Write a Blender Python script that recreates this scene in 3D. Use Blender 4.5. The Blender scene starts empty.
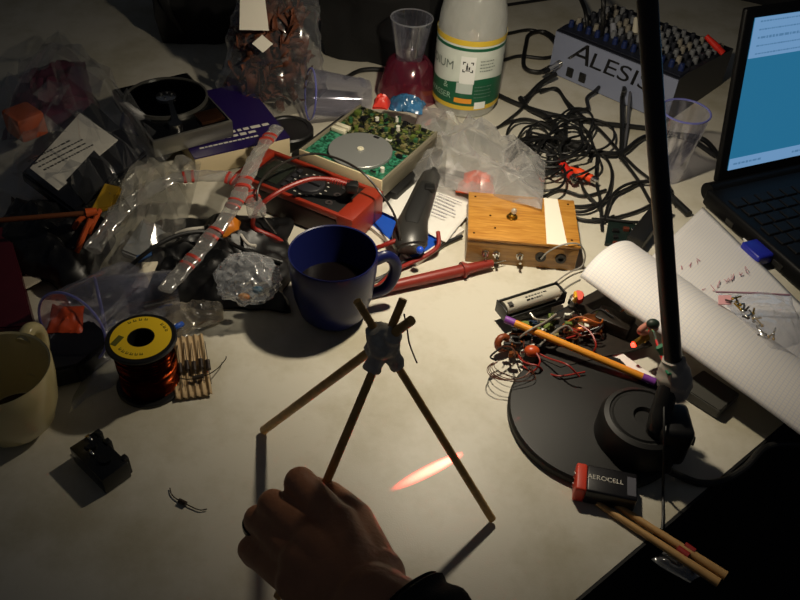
import bpy, bmesh, math, random
from mathutils import Vector, Matrix, noise, Euler
R = math.radians
PI = math.pi
random.seed(7)
S = bpy.context.scene
C = bpy.context.collection

# ------------------------------------------------------------------ camera, world, lights, exposure
CAM_H, PITCH, FPX, ROLL = 0.56, R(42.5), 810.0, R(4)
cam_d = bpy.data.cameras.new('camera')
cam = bpy.data.objects.new('camera', cam_d); C.objects.link(cam)
cam.location = (0, 0, CAM_H); cam.rotation_euler = (Matrix.Rotation(PI/2 - PITCH, 3, 'X') @ Matrix.Rotation(ROLL, 3, 'Z')).to_euler()
cam_d.sensor_width = 36; cam_d.lens = FPX/800*36; cam_d.clip_start = .01
S.camera = cam
S.view_settings.view_transform = 'Standard'; S.view_settings.look = 'None'
S.view_settings.gamma = 1; S.view_settings.use_curve_mapping = False
S.view_settings.exposure = 0.0
w = bpy.data.worlds.new('night_room'); S.world = w; w.use_nodes = True
w.node_tree.nodes['Background'].inputs[0].default_value = (.74, .82, 1.0, 1)
w.node_tree.nodes['Background'].inputs[1].default_value = 0.021

LAMP = Vector((.064, .632, .372))          # the bulb of the desk lamp, just above the frame
LAMP_AIM = Vector((.085, .75, 0))
sp = bpy.data.lights.new('bulb_light', 'SPOT')
sp.energy = 7.3; sp.color = (1.0, .88, .68); sp.spot_size = R(155); sp.spot_blend = 1.0; sp.shadow_soft_size = .011
spo = bpy.data.objects.new('bulb_light', sp); C.objects.link(spo)
spo.location = LAMP
spo.rotation_euler = (LAMP_AIM - LAMP).to_track_quat('-Z', 'Y').to_euler()

# ------------------------------------------------------------------ helpers
def P(x, y, z=0.0):
    """point of the place at height z that the photograph shows at pixel x, y"""
    c, s = math.cos(PITCH), math.sin(PITCH)
    r0, u0 = Vector((1, 0, 0)), Vector((0, s, c))
    d = Vector((0, c, -s))*FPX + (r0*math.cos(ROLL) + u0*math.sin(ROLL))*(x-400) - (u0*math.cos(ROLL) - r0*math.sin(ROLL))*(y-300)
    t = (z - CAM_H)/d.z
    return Vector((0, 0, CAM_H)) + d*t
def PX(pts): return [P(*p) for p in pts]
def ang(a, b): return math.atan2(b.y-a.y, b.x-a.x)

def rgb(h):
    h = h.lstrip('#'); v = [int(h[i:i+2], 16)/255 for i in (0, 2, 4)]
    return tuple(c/12.92 if c < .04045 else ((c+.055)/1.055)**2.4 for c in v) + (1,)
MATS = {}
def mat(name, col, rough=.5, metal=0, emit=None, es=0, var=0, scale=60, bump=0, bscale=200, coat=0, trans=0, spec=.5):
    if name in MATS: return MATS[name]
    m = bpy.data.materials.new(name); m.use_nodes = True; MATS[name] = m
    nt = m.node_tree; b = nt.nodes['Principled BSDF']
    if isinstance(col, str): col = rgb(col)
    b.inputs['Base Color'].default_value = col
    b.inputs['Roughness'].default_value = rough; b.inputs['Metallic'].default_value = metal
    b.inputs['Coat Weight'].default_value = coat; b.inputs['Transmission Weight'].default_value = trans
    b.inputs['Specular IOR Level'].default_value = spec
    if emit:
        b.inputs['Emission Color'].default_value = rgb(emit) if isinstance(emit, str) else emit
        b.inputs['Emission Strength'].default_value = es
    if var or bump:
        tc = nt.nodes.new('ShaderNodeTexCoord')
    if var:
        n = nt.nodes.new('ShaderNodeTexNoise'); n.inputs['Scale'].default_value = scale; n.inputs['Detail'].default_value = 4
        nt.links.new(tc.outputs['Object'], n.inputs['Vector'])
        hs = nt.nodes.new('ShaderNodeMapRange'); hs.inputs[1].default_value = .3; hs.inputs[2].default_value = .7
        hs.inputs[3].default_value = 1-var; hs.inputs[4].default_value = 1+var
        nt.links.new(n.outputs['Fac'], hs.inputs[0])
        mx = nt.nodes.new('ShaderNodeVectorMath'); mx.operation = 'SCALE'; mx.inputs[0].default_value = col[:3]
        nt.links.new(hs.outputs[0], mx.inputs['Scale']); nt.links.new(mx.outputs[0], b.inputs['Base Color'])
    if bump:
        n2 = nt.nodes.new('ShaderNodeTexNoise'); n2.inputs['Scale'].default_value = bscale; n2.inputs['Detail'].default_value = 3
        nt.links.new(tc.outputs['Object'], n2.inputs['Vector'])
        bp = nt.nodes.new('ShaderNodeBump'); bp.inputs['Strength'].default_value = bump; bp.inputs['Distance'].default_value = .002
        nt.links.new(n2.outputs['Fac'], bp.inputs['Height']); nt.links.new(bp.outputs[0], b.inputs['Normal'])
    return m
def film(name, tint=(.93, .95, .97), base=.08, edge=.55, diff=.25, dcol=(.8, .82, .85), rough=.13, bump=.0, bscale=60):
    """thin clear plastic: see-through, with a sheen and a little milkiness"""
    if name in MATS: return MATS[name]
    m = bpy.data.materials.new(name); m.use_nodes = True; MATS[name] = m
    nt = m.node_tree; N = nt.nodes; L = nt.links
    out = N['Material Output']; N.remove(N['Principled BSDF'])
    tr = N.new('ShaderNodeBsdfTransparent'); tr.inputs[0].default_value = (*tint, 1)
    gl = N.new('ShaderNodeBsdfGlossy'); gl.inputs['Color'].default_value = (1, 1, 1, 1); gl.inputs['Roughness'].default_value = rough
    df = N.new('ShaderNodeBsdfDiffuse'); df.inputs[0].default_value = (*dcol, 1)
    tl = N.new('ShaderNodeBsdfTranslucent'); tl.inputs[0].default_value = (*dcol, 1)
    dd = N.new('ShaderNodeMixShader'); dd.inputs[0].default_value = .35; L.new(df.outputs[0], dd.inputs[1]); L.new(tl.outputs[0], dd.inputs[2])
    mb = N.new('ShaderNodeMixShader'); mb.inputs[0].default_value = diff; L.new(gl.outputs[0], mb.inputs[1]); L.new(dd.outputs[0], mb.inputs[2])
    lw = N.new('ShaderNodeLayerWeight'); lw.inputs['Blend'].default_value = .35
    mr = N.new('ShaderNodeMapRange'); mr.inputs[3].default_value = base; mr.inputs[4].default_value = edge
    L.new(lw.outputs['Facing'], mr.inputs[0])
    mx = N.new('ShaderNodeMixShader'); L.new(mr.outputs[0], mx.inputs[0]); L.new(tr.outputs[0], mx.inputs[1]); L.new(mb.outputs[0], mx.inputs[2])
    L.new(mx.outputs[0], out.inputs[0])
    if bump:
        tc = N.new('ShaderNodeTexCoord'); n2 = N.new('ShaderNodeTexNoise'); n2.inputs['Scale'].default_value = bscale
        L.new(tc.outputs['Object'], n2.inputs['Vector'])
        bp = N.new('ShaderNodeBump'); bp.inputs['Strength'].default_value = bump; bp.inputs['Distance'].default_value = .004
        L.new(n2.outputs['Fac'], bp.inputs['Height'])
        for q in (gl, df): L.new(bp.outputs[0], q.inputs['Normal'])
    return m

def BM(): return bmesh.new()
def box(bm, c, size, M=None, bev=0.0, seg=2):
    g = bmesh.ops.create_cube(bm, size=1)['verts']
    bmesh.ops.scale(bm, vec=Vector(size), verts=g)
    if bev:
        es = list({e for v in g for e in v.link_edges})
        r = bmesh.ops.bevel(bm, geom=es, offset=bev, segments=seg, affect='EDGES', profile=.5)
        g = list({v for f in r['faces'] for v in f.verts} | {v for v in g if v.is_valid})
        st = list(g); seen = set(g)
        while st:
            v = st.pop()
            for e in v.link_edges:
                o = e.other_vert(v)
                if o not in seen: seen.add(o); st.append(o)
        g = list(seen)
    T = Matrix.Translation(Vector(c))
    bmesh.ops.transform(bm, matrix=(M @ T) if M else T, verts=g)
    return g
def frame_to(a, b):
    z = (Vector(b)-Vector(a)); return z.to_track_quat('Z', 'Y').to_matrix().to_4x4()
def cyl(bm, a, b, r0, r1=None, seg=24, caps=True):
    a, b = Vector(a), Vector(b); r1 = r0 if r1 is None else r1
    M = Matrix.Translation((a+b)/2) @ frame_to(a, b)
    return bmesh.ops.create_cone(bm, cap_ends=caps, segments=seg, radius1=r0, radius2=r1, depth=(b-a).length, matrix=M)['verts']
def sph(bm, c, r, sc=(1, 1, 1), seg=20, M=None):
    T = Matrix.Translation(Vector(c)) @ (M if M else Matrix()) @ Matrix.Diagonal((*sc, 1))
    return bmesh.ops.create_uvsphere(bm, u_segments=seg, v_segments=max(6, seg//2), radius=r, matrix=T)['verts']
def lathe(bm, prof, seg=48, M=None, close=False):
    rings = []
    for r, z in prof:
        rings.append([bm.verts.new(Vector((max(r, 1e-5)*math.cos(2*PI*i/seg), max(r, 1e-5)*math.sin(2*PI*i/seg), z))) for i in range(seg)])
    for a, b in zip(rings, rings[1:] + ([rings[0]] if close else [])):
        for i in range(seg):
            j = (i+1) % seg
            bm.faces.new((a[i], a[j], b[j], b[i]))
    if M: bmesh.ops.transform(bm, matrix=M, verts=[v for r in rings for v in r])
    return rings
def spline(pts, n=8):
    pts = [Vector(p) for p in pts]
    if len(pts) < 3: return [pts[0].lerp(pts[-1], i/n) for i in range(n+1)]
    q = [pts[0]*2-pts[1]] + pts + [pts[-1]*2-pts[-2]]; out = []
    for i in range(1, len(q)-2):
        a, b, c, d = q[i-1:i+3]
        for k in range(n):
            t = k/n
            out.append(.5*((2*b) + (c-a)*t + (2*a-5*b+4*c-d)*t*t + (3*b-a-3*c+d)*t**3))
    out.append(pts[-1]); return out
def tube(bm, pts, r, seg=10, n=8, flat=1.0, smooth=True, rad=None, up=Vector((0, 0, 1))):
    c = spline(pts, n) if smooth else [Vector(p) for p in pts]
    rings = []
    for i, p in enumerate(c):
        t = (c[min(i+1, len(c)-1)] - c[max(i-1, 0)]).normalized()
        s = t.cross(up)
        s = s.normalized() if s.length > 1e-4 else Vector((1, 0, 0))
        u = s.cross(t).normalized()
        rr = r if rad is None else rad(i/(len(c)-1))
        rings.append([bm.verts.new(p + s*rr*math.cos(2*PI*k/seg) + u*rr*flat*math.sin(2*PI*k/seg)) for k in range(seg)])
    for a, b in zip(rings, rings[1:]):
        for i in range(seg):
            j = (i+1) % seg; bm.faces.new((a[i], a[j], b[j], b[i]))
    for q, rev in ((rings[0], True), (rings[-1], False)):
        try: bm.faces.new(list(reversed(q)) if rev else q)
        except ValueError: pass
    return rings
def slab(bm, pts, z0, z1, bev=0):
    """flat-topped prism over a polygon given in the place's x, y"""
    lo = [bm.verts.new((p[0], p[1], z0)) for p in pts]; hi = [bm.verts.new((p[0], p[1], z1)) for p in pts]
    n = len(pts)
    fs = [bm.faces.new(list(reversed(lo))), bm.faces.new(hi)]
    for i in range(n):
        j = (i+1) % n; fs.append(bm.faces.new((lo[i], lo[j], hi[j], hi[i])))
    bmesh.ops.recalc_face_normals(bm, faces=fs)
    if bev: bmesh.ops.bevel(bm, geom=list({e for f in fs for e in f.edges}), offset=bev, segments=2, affect='EDGES')
def ridged(p, s):
    return 1 - abs(noise.noise(p*s))*2
def crumple(p, s, seed):
    q = p + Vector((seed*3.7, seed*1.9, seed*.7))
    return .6*(ridged(q, s)-.5) + .3*(ridged(q*1.0, s*2.3)-.5) + .15*noise.noise(q*s*5)
def bag(bm, c4, th=.03, amp=.012, sc=28, seed=1, nu=46, nv=34, drop=None):
    """crumpled plastic bag: pillow between four corners, near-left, near-right, far-right, far-left"""
    a, b, c, d = [Vector(p) for p in c4]
    lay = []
    for side in (1, -1):
        g = []
        for i in range(nu+1):
            row = []
            for j in range(nv+1):
                u, v = i/nu, j/nv
                p = a.lerp(b, u).lerp(d.lerp(c, u), v)
                e = (max(0, math.sin(PI*u))*max(0, math.sin(PI*v)))**.55
                k = crumple(p, sc, seed)
                if side == 1: q = p + Vector((0, 0, th*e + amp*k*(.35+e)))
                else: q = p + Vector((0, 0, -.001 + .15*amp*k*e))
                q += Vector((noise.noise(p*40+Vector((seed, 0, 0))), noise.noise(p*40+Vector((0, seed, 5))), 0))*amp*.55
                if drop: q = drop(q, u, v)
                q.z = max(q.z, .0012 if side == 1 else .0006)
                row.append(bm.verts.new(q))
            g.append(row)
        for i in range(nu):
            for j in range(nv):
                f = (g[i][j], g[i+1][j], g[i+1][j+1], g[i][j+1])
                bm.faces.new(f if side == 1 else tuple(reversed(f)))
        lay.append(g)
    bmesh.ops.remove_doubles(bm, verts=bm.verts, dist=.0004)
def crisp_bag(bm, c4, th=.03, amp=.012, seed=1, nu=13, nv=10):
    """stiff crinkled bag: flat facets that meet in straight creases"""
    rn = random.Random(seed); a, b, c, d = [Vector(p) for p in c4]
    for side in (1, -1):
        g = []
        for i in range(nu+1):
            row = []
            for j in range(nv+1):
                inn = 0 < i < nu and 0 < j < nv
                u = i/nu + (rn.uniform(-.38, .38)/nu if inn else 0); v = j/nv + (rn.uniform(-.38, .38)/nv if inn else 0)
                p = a.lerp(b, u).lerp(d.lerp(c, u), v); e = (max(0, math.sin(PI*u))*max(0, math.sin(PI*v)))**.5
                p += Vector((0, 0, th*e + amp*rn.uniform(-.5, .9)*(.2+e))) if side == 1 else Vector((0, 0, -.001 + .1*amp*rn.random()*e))
                p.z = max(p.z, .0014 if side == 1 else .0007); row.append(bm.verts.new(p))
            g.append(row)
        for i in range(nu):
            for j in range(nv):
                q = (g[i][j], g[i+1][j], g[i+1][j+1], g[i][j+1])
                if side == -1: q = tuple(reversed(q))
                k = rn.random() < .5
                for t in (((q[0], q[1], q[2]), (q[0], q[2], q[3])) if k else ((q[0], q[1], q[3]), (q[1], q[2], q[3]))): bm.faces.new(t)
    bmesh.ops.remove_doubles(bm, verts=bm.verts, dist=.0004)
    es = [e for e in bm.edges if len(e.link_faces) == 2 and e.calc_face_angle(0) > .15]
    bmesh.ops.subdivide_edges(bm, edges=bm.edges, cuts=2, use_grid_fill=True)
    for v in bm.verts: v.co += Vector((0, 0, 1))*.0012*noise.noise(v.co*90)*min(1, v.co.z/.01)
def text_bm(bm, body, size, M, extrude=.0002, shear=0, sx=1.0, bend=None, align='CENTER'):
    cu = bpy.data.curves.new('t', 'FONT'); cu.body = body; cu.size = size; cu.extrude = extrude; cu.align_x = align; cu.align_y = 'CENTER'; cu.shear = shear
    o = bpy.data.objects.new('t', cu); C.objects.link(o)
    dg = bpy.context.evaluated_depsgraph_get(); me = bpy.data.meshes.new_from_object(o.evaluated_get(dg))
    bpy.data.objects.remove(o); bpy.data.curves.remove(cu)
    n0 = len(bm.verts); bm.from_mesh(me); bpy.data.meshes.remove(me)
    bm.verts.ensure_lookup_table(); vs = bm.verts[n0:]
    for v in vs:
        v.co.x *= sx
        if bend: v.co = bend(v.co)
    bmesh.ops.transform(bm, matrix=M, verts=vs)
def marks(bm, x0, y0, wd, rows, lh, h, M, seed=1, thick=.0004):
    """unreadable small print: rows of short bars"""
    rn = random.Random(seed)
    for r in range(rows):
        x = x0; end = x0 + wd*rn.uniform(.7, 1)
        while x < end:
            l = rn.uniform(.6, 2.2)*h
            box(bm, (x+l/2, y0-r*lh, 0), (l, h*rn.uniform(.7, 1), thick), M); x += l + h*.5
def mesh_obj(name, bm, m, parent=None, smooth=True, sharp=35):
    me = bpy.data.meshes.new(name)
    bm.normal_update(); bm.to_mesh(me); bm.free()
    if m: me.materials.append(m)
    o = bpy.data.objects.new(name, me); C.objects.link(o)
    if smooth:
        me.polygons.foreach_set('use_smooth', [True]*len(me.polygons))
        try: me.set_sharp_from_angle(angle=R(sharp))
        except Exception: pass
    return o
def tag(o, label=None, cat=None, group=None, kind=None):
    if label: o['label'] = label
    if cat: o['category'] = cat
    if group: o['group'] = group
    if kind: o['kind'] = kind
    return o
def thing(name, label, cat, loc=(0, 0, 0), rz=0.0, group=None):
    o = bpy.data.objects.new(name, None); C.objects.link(o); o.empty_display_size = .02
    o.location = loc; o.rotation_euler = (0, 0, rz) if not isinstance(rz, (tuple, Euler)) else rz
    o.matrix_basis = Matrix.LocRotScale(Vector(loc), o.rotation_euler, None)
    return tag(o, label, cat, group)
def part(name, bm, m, par, world=False, smooth=True, sharp=35, label=None):
    """one part of a thing; world=True when bm was built in the place's coordinates"""
    if world:
        Mx = par.matrix_basis
        if par.parent: Mx = par.parent.matrix_basis @ Mx
        bmesh.ops.transform(bm, matrix=Mx.inverted(), verts=bm.verts)
    o = mesh_obj(name, bm, m, None, smooth, sharp); o.parent = par
    if label: o['label'] = label
    return o
def single(name, bm, m, label, cat, group=None, kind=None, smooth=True, sharp=35, origin=None):
    """a thing that is one mesh, its origin moved to its base"""
    vs = [v.co for v in bm.verts]
    if origin is None:
        lo = Vector([min(v[i] for v in vs) for i in range(3)]); hi = Vector([max(v[i] for v in vs) for i in range(3)])
        origin = Vector(((lo.x+hi.x)/2, (lo.y+hi.y)/2, lo.z))
    bmesh.ops.transform(bm, matrix=Matrix.Translation(-origin), verts=bm.verts)
    o = mesh_obj(name, bm, m, None, smooth, sharp); o.location = origin; o.matrix_basis = Matrix.Translation(origin)
    return tag(o, label, cat, group, kind)
def inst(o, name, loc, rz=0, par=None):
    c = o.copy(); C.objects.link(c); c.name = name; c.location = loc; c.rotation_euler = (0, 0, rz); c.parent = par or o.parent
    return c
def LM(loc, rz=0, rx=0, ry=0):
    return Matrix.Translation(Vector(loc)) @ Euler((rx, ry, rz)).to_matrix().to_4x4()

# common materials
BLACK = mat('black_plastic', '#141414', .42)
RUB = mat('black_rubber', '#121212', .5)
CHROME = mat('bright_metal', '#c8c6c0', .22, 1)
STEEL = mat('brushed_metal', '#9c9a94', .35, 1, var=.1)
WHITE = mat('white_paper', '#e4e2dc', .7, var=.03, scale=120)
FILM = film('clear_film')
MILK = film('milky_film', tint=(.86, .88, .88), base=.22, edge=.7, diff=.5)
CUPM = film('clear_cup_plastic', tint=(.93, .93, .97), base=.06, edge=.6, diff=.2, dcol=(.7, .72, .85), rough=.08)
RIM = film('violet_cup_rim', tint=(.55, .55, .85), base=.6, edge=.9, diff=.6, dcol=(.36, .38, .95))

# ------------------------------------------------------------------ room and table
bm = BM(); box(bm, (0, 1.0, -.765), (7, 7, .05))
tag(mesh_obj('floor', bm, mat('dark_floor', '#15130f', .8, var=.2, scale=8), smooth=False), kind='structure')
bm = BM(); box(bm, (0, 3.6, .6), (7, .1, 2.7))
tag(mesh_obj('wall_back', bm, mat('dim_wall', '#2a2926', .9, var=.1, scale=5), smooth=False), kind='structure')

def table_mat():
    m = mat('table_laminate', '#cdc8ba', .38, spec=.35, bump=.06, bscale=900)
    nt = m.node_tree; b = nt.nodes['Principled BSDF']
    tc = nt.nodes.new('ShaderNodeTexCoord')
    n = nt.nodes.new('ShaderNodeTexNoise'); n.inputs['Scale'].default_value = 9; n.inputs['Detail'].default_value = 6; n.inputs['Roughness'].default_value = .65
    n2 = nt.nodes.new('ShaderNodeTexNoise'); n2.inputs['Scale'].default_value = 70; n2.inputs['Detail'].default_value = 4
    mp = nt.nodes.new('ShaderNodeMapping'); mp.inputs['Scale'].default_value = (1, 1.4, 1)
    nt.links.new(tc.outputs['Object'], n.inputs['Vector']); nt.links.new(tc.outputs['Object'], mp.inputs[0]); nt.links.new(mp.outputs[0], n2.inputs['Vector'])
    r = nt.nodes.new('ShaderNodeValToRGB')
    r.color_ramp.elements[0].position = .34; r.color_ramp.elements[0].color = rgb('#b7b09a')
    r.color_ramp.elements[1].position = .56; r.color_ramp.elements[1].color = rgb('#cfcabb')
    r2 = nt.nodes.new('ShaderNodeValToRGB')
    r2.color_ramp.elements[0].position = .28; r2.color_ramp.elements[0].color = rgb('#d2cbb4')
    r2.color_ramp.elements[1].position = .4; r2.color_ramp.elements[1].color = (1, 1, 1, 1)
    nt.links.new(n.outputs['Fac'], r.inputs[0]); nt.links.new(n2.outputs['Fac'], r2.inputs[0])
    mx = nt.nodes.new('ShaderNodeMix'); mx.data_type = 'RGBA'; mx.blend_type = 'MULTIPLY'; mx.inputs[0].default_value = .12
    nt.links.new(r.outputs[0], mx.inputs[6]); nt.links.new(r2.outputs[0], mx.inputs[7])
    nt.links.new(mx.outputs[2], b.inputs['Base Color'])
    return m
E0, E1 = P(575, 600), P(772, 433)
td = (E1-E0).normalized(); tn = Vector((-td.y, td.x, 0))
def tab(a, b): return E0 + td*a + tn*b
tbl = thing('table', 'white laminate table covered with electronics and rubbish', 'table', (0, .8, -.73))
bm = BM(); slab(bm, [tab(-.95, 0), tab(1.3, 0), tab(1.3, 1.75), tab(-.95, 1.75)], -.028, 0)
part('tabletop', bm, table_mat(), tbl, True, smooth=False)
bm = BM(); slab(bm, [tab(-.95, -.0025), tab(1.3, -.0025), tab(1.3, -.0001), tab(-.95, -.0001)], -.028, -.0004); part('edge_shade', bm, mat('edge_shade_black', '#0c0b0a', .6), tbl, True, smooth=False)  # added black strip: colour stands in for shade on the near table edge
for a, b in ((-.85, .1), (1.2, .1), (1.2, 1.65), (-.85, 1.65)):
    bm = BM(); q = tab(a, b); cyl(bm, (q.x, q.y, -.73), (q.x, q.y, -.0285), .025)
    part('leg', bm, STEEL, tbl, True)

# ------------------------------------------------------------------ desk lamp
LB = P(593, 419)
lamp = thing('desk_lamp', 'black desk lamp with a round base and a tall straight arm', 'lamp', LB)
LBLK = mat('lamp_black', '#0f0e0c', .55, bump=.05, bscale=1500)
bm = BM(); lathe(bm, [(0, .0), (.076, 0), (.0775, .002), (.0775, .007), (.0755, .0095), (.07, .0105), (0, .0115)], 72)
part('base', bm, LBLK, lamp)
HB = P(634, 444) - LB
bm = BM(); lathe(bm, [(0, .0105), (.0375, .0105), (.037, .030), (.034, .0365), (.030, .038), (.029, .0365), (.0275, .0365), (.026, .038), (.010, .0385), (.008, .035), (0, .035)], 40, Matrix.Translation((HB.x, HB.y, 0)))
hub = part('hub', bm, LBLK, lamp)
A0 = P(675, 384, .07); A1 = P(646, 0, .350); AD = (A1-A0).normalized()
TOP = A1 + AD*.075
bm = BM(); tube(bm, [A0, A0.lerp(TOP, .5), TOP, TOP+Vector((-.02, .0, .022)), LAMP+Vector((.014, 0, .074))], .0072, 14, n=6)
part('arm', bm, mat('arm_black', '#14110f', .4), lamp, True)
J0 = P(661, 432, .04)
bm = BM()
tube(bm, [P(655, 440, .012), P(656, 430, .04), P(663, 405, .058), A0+AD*.012], .0085, 12)
b0 = P(663, 447, .012); box(bm, (b0.x, b0.y, .0305), (.028, .036, .042), None, .005, 3); cyl(bm, (b0.x+.013, b0.y-.004, .03), (b0.x+.020, b0.y-.006, .03), .004, seg=14)
part('joint_bracket', bm, BLACK, lamp, True)
bm = BM(); rn = random.Random(3)
tube(bm, [A0-AD*.012, A0-AD*.004, A0+AD*.006, A0+AD*.016, A0+AD*.024], .012, 16, n=6, rad=lambda t: .0095+.0045*math.sin(PI*min(1, t*1.1)))
for v in bm.verts: v.co += Vector((noise.noise(v.co*160), noise.noise(v.co*160+Vector((5, 0, 0))), noise.noise(v.co*130+Vector((0, 9, 0)))))*.0018
part('tape_wrap', bm, mat('grey_tape', '#a8a298', .6, var=.15, scale=150), lamp, True, label='grey tape wound round the foot of the arm')
bm = BM(); tube(bm, [P(668, 470, .02), P(680, 476, .006), P(700, 483, .003), P(722, 481, .003), P(745, 468, .003), P(765, 448, .003), P(790, 445, -.02), P(830, 450, -.2)], .0032, 10)
tube(bm, [P(664, 395, .066), P(664, 440, .05), P(663, 490, .006), P(663, 515, .0025), P(662, 530, .0022)], .0011, 8)
part('power_cord', bm, RUB, lamp, True)
# shade, its bulb just above the frame
ax = (LAMP_AIM-LAMP).normalized(); Msh = Matrix.Translation(LAMP) @ ax.to_track_quat('-Z', 'Y').to_matrix().to_4x4()
bm = BM(); lathe(bm, [(.046, .006), (.040, .03), (.026, .05), (.016, .058), (.016, .078), (0, .080)], 40, Msh)
lathe(bm, [(.045, .0065), (.039, .029), (.025, .049), (.015, .057), (0, .057)], 40, Msh)
part('lamp_shade', bm, mat('shade_black', '#1a1a1a', .5), lamp, True)
bm = BM(); sph(bm, LAMP + Vector((0, 0, .034)), .016)
part('bulb', bm, mat('lit_bulb', '#fff0d0', .3, emit='#ffe0b0', es=6), lamp, True)

# ------------------------------------------------------------------ blue mug
BM_ = P(333, 252, .079)
mug = thing('blue_mug', 'dark blue ceramic mug standing in front of the red multimeter', 'mug', (BM_.x, BM_.y, 0))
BLUE = mat('blue_glaze', '#131948', .32, spec=.25, var=.08, scale=30)
bm = BM(); lathe(bm, [(0, .001), (.024, .0), (.028, .002), (.0335, .010), (.0385, .03), (.0415, .058), (.0424, .077), (.0417, .0792), (.0404, .0785), (.0398, .072), (.0365, .03), (.031, .011), (0, .007)], 64)
part('body', bm, BLUE, mug)
bm = BM(); tube(bm, [(.039, .008, .066), (.050, .014, .067), (.058, .018, .056), (.058, .018, .040), (.050, .014, .026), (.034, .008, .022)], .0062, 12, flat=.8, up=Vector((0, 1, 0)))
part('handle', bm, BLUE, mug)
bm = BM(); cyl(bm, (0, 0, .034), (0, 0, .036), .0368, seg=48)
part('drink', bm, mat('cold_coffee', '#070404', .3, spec=.2), mug)

# ------------------------------------------------------------------ white mug
WM = P(-4, 369, .072)
mug = thing('white_mug', 'cream white mug with a little brown coffee left, cut by the left edge', 'mug', (WM.x, WM.y, 0))
CREAM = mat('cream_glaze', '#dccd98', .22, coat=.3)
bm = BM(); lathe(bm, [(0, .001), (.021, 0), (.023, .003), (.031, .012), (.0375, .032), (.0408, .055), (.0418, .071), (.0408, .0732), (.0393, .072), (.0383, .055), (.035, .032), (.028, .012), (0, .006)], 64)
part('body', bm, CREAM, mug)
hd = (P(44, 318, .06) - Vector((WM.x, WM.y, .06))).normalized(); hx, hy = hd.x, hd.y
bm = BM(); tube(bm, [(hx*r, hy*r, z) for r, z in ((.038, .064), (.050, .067), (.059, .058), (.059, .042), (.050, .028), (.034, .024))], .0058, 12, flat=1.1, up=Vector((-hy, hx, 0)))
part('handle', bm, CREAM, mug)
bm = BM(); cyl(bm, (0, 0, .0115), (0, 0, .0125), .0265, seg=48)
part('drink', bm, mat('coffee_rest', '#3a2412', .12), mug)

# ------------------------------------------------------------------ wire spool
SPL = P(141, 338, .058)
sp_ = thing('wire_spool', 'spool of copper wire with a yellow ring label on its black flange', 'spool', (SPL.x, SPL.y, 0))
for z in (0, .055):
    bm = BM(); lathe(bm, [(.0105, z), (.029, z), (.030, z+.001), (.030, z+.0025), (.029, z+.0035), (.0105, z+.0035)], 56, close=True)
    part('flange', bm, BLACK, sp_)
bm = BM(); lathe(bm, [(.0105, .003), (.0125, .003), (.0125, .056), (.0105, .056)], 40, close=True); part('core', bm, BLACK, sp_)
bm = BM()
prof = []; rn = random.Random(4)
for i in range(150):
    z = .0042 + .0505*i/149; prof.append((.0245 + (.0006 if i % 2 else -.0003) + rn.uniform(-.0003, .0003), z))
lathe(bm, [(.013, .0042)] + prof + [(.013, .0547)], 64)
for v in bm.verts:
    if v.co.xy.length > .02: v.co += Vector((noise.noise(v.co*90), noise.noise(v.co*90+Vector((3, 0, 0))), noise.noise(v.co*60)*1.2))*.0012
for k in range(16):
    a0 = rn.uniform(0, 6.28); z0 = rn.uniform(.008, .05); dz = rn.uniform(-.006, .006)
    tube(bm, [(.0253*math.cos(a0+t*.5), .0253*math.sin(a0+t*.5), z0+dz*t/6) for t in range(9)], .0005, 6, n=4)
part('copper_winding', bm, mat('copper_wire', '#64260e', .2, 1, var=.2, scale=200), sp_)
bm = BM(); lathe(bm, [(.0115, .0586), (.0255, .0586), (.0255, .0589), (.0115, .0589)], 56, close=True)
lab = part('label_ring', bm, mat('yellow_label', '#e8c21f', .5), sp_)
bm = BM()
for body, r, a0, da, sz in (('WIRE', .021, 2.3, -.22, .005), ('0,5', .021, .9, -.2, .005), ('COPPER', .021, 4.0, .2, .0042)):
    for i, ch in enumerate(body):
        a = a0 + da*i; M = LM((r*math.cos(a), r*math.sin(a), .0589), a-PI/2 if da < 0 else a+PI/2)
        box(bm, (0, 0, .0001), (.0022+.0008*(i % 2), .0006, .0002), M); box(bm, (-.0008, .0012, .0001), (.0006, .0026, .0002), M); box(bm, (.0009, .0009, .0001), (.0006, .0020, .0002), M)
box(bm, (0, 0, .0001), (.0055, .012, .0002), LM((-.0185, -.006, .0589), -.35))
part('print', bm, mat('olive_print', '#5a5a14', .6), lab)

# ------------------------------------------------------------------ strip of taped components beside the spool
q = PX([(176, 402), (213, 397), (201, 346), (172, 350)])
o0 = q[0]; ux = (q[1]-q[0]); uy = (q[3]-q[0]); rz = math.atan2(ux.y, ux.x)
strip = thing('component_strip', 'corrugated cardboard strip of small components leaning on the copper spool', 'component strip', o0, rz)
W_, D_ = ux.length, uy.length
bm = BM(); n = 60; rows = []
for i in range(n+1):
    x = W_*i/n; z = .004 + .0011*math.sin(x*2*PI/.0058)
    rows.append([bm.verts.new((x + (0 if j == 0 else -.004*j/8), D_*j/8, z + .012*(j/8)**2)) for j in range(9)])
for a, b in zip(rows, rows[1:]):
    for j in range(8): bm.faces.new((a[j], b[j], b[j+1], a[j+1]))
so = part('cardboard', bm, mat('cardboard_tan', '#b59b74', .8, var=.1, scale=150), strip)
md = so.modifiers.new('t', 'SOLIDIFY'); md.thickness = .0006
for i in range(5):
    bm = BM(); x = .006+i*.0062; y = .03 + .002*(i % 2)
    z = .0072 + .012*(y/D_)**2
    cyl(bm, (x, y-.005, z), (x-.0004, y+.005, z+.0015), .0021, seg=14); cyl(bm, (x+.0012, y-.022, z-.001), (x-.0014, y+.026, z+.005), .00035, seg=6)
    part('resistor', bm, mat('resistor_dark', '#2a1f18', .4), strip)
bm = BM(); tube(bm, [(-.004, .026, .008), (.012, .016, .010), (.028, .018, .010), (.038, .022, .012), (.046, .034, .010), (.047, .042, .006)], .0005, 6)
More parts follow.
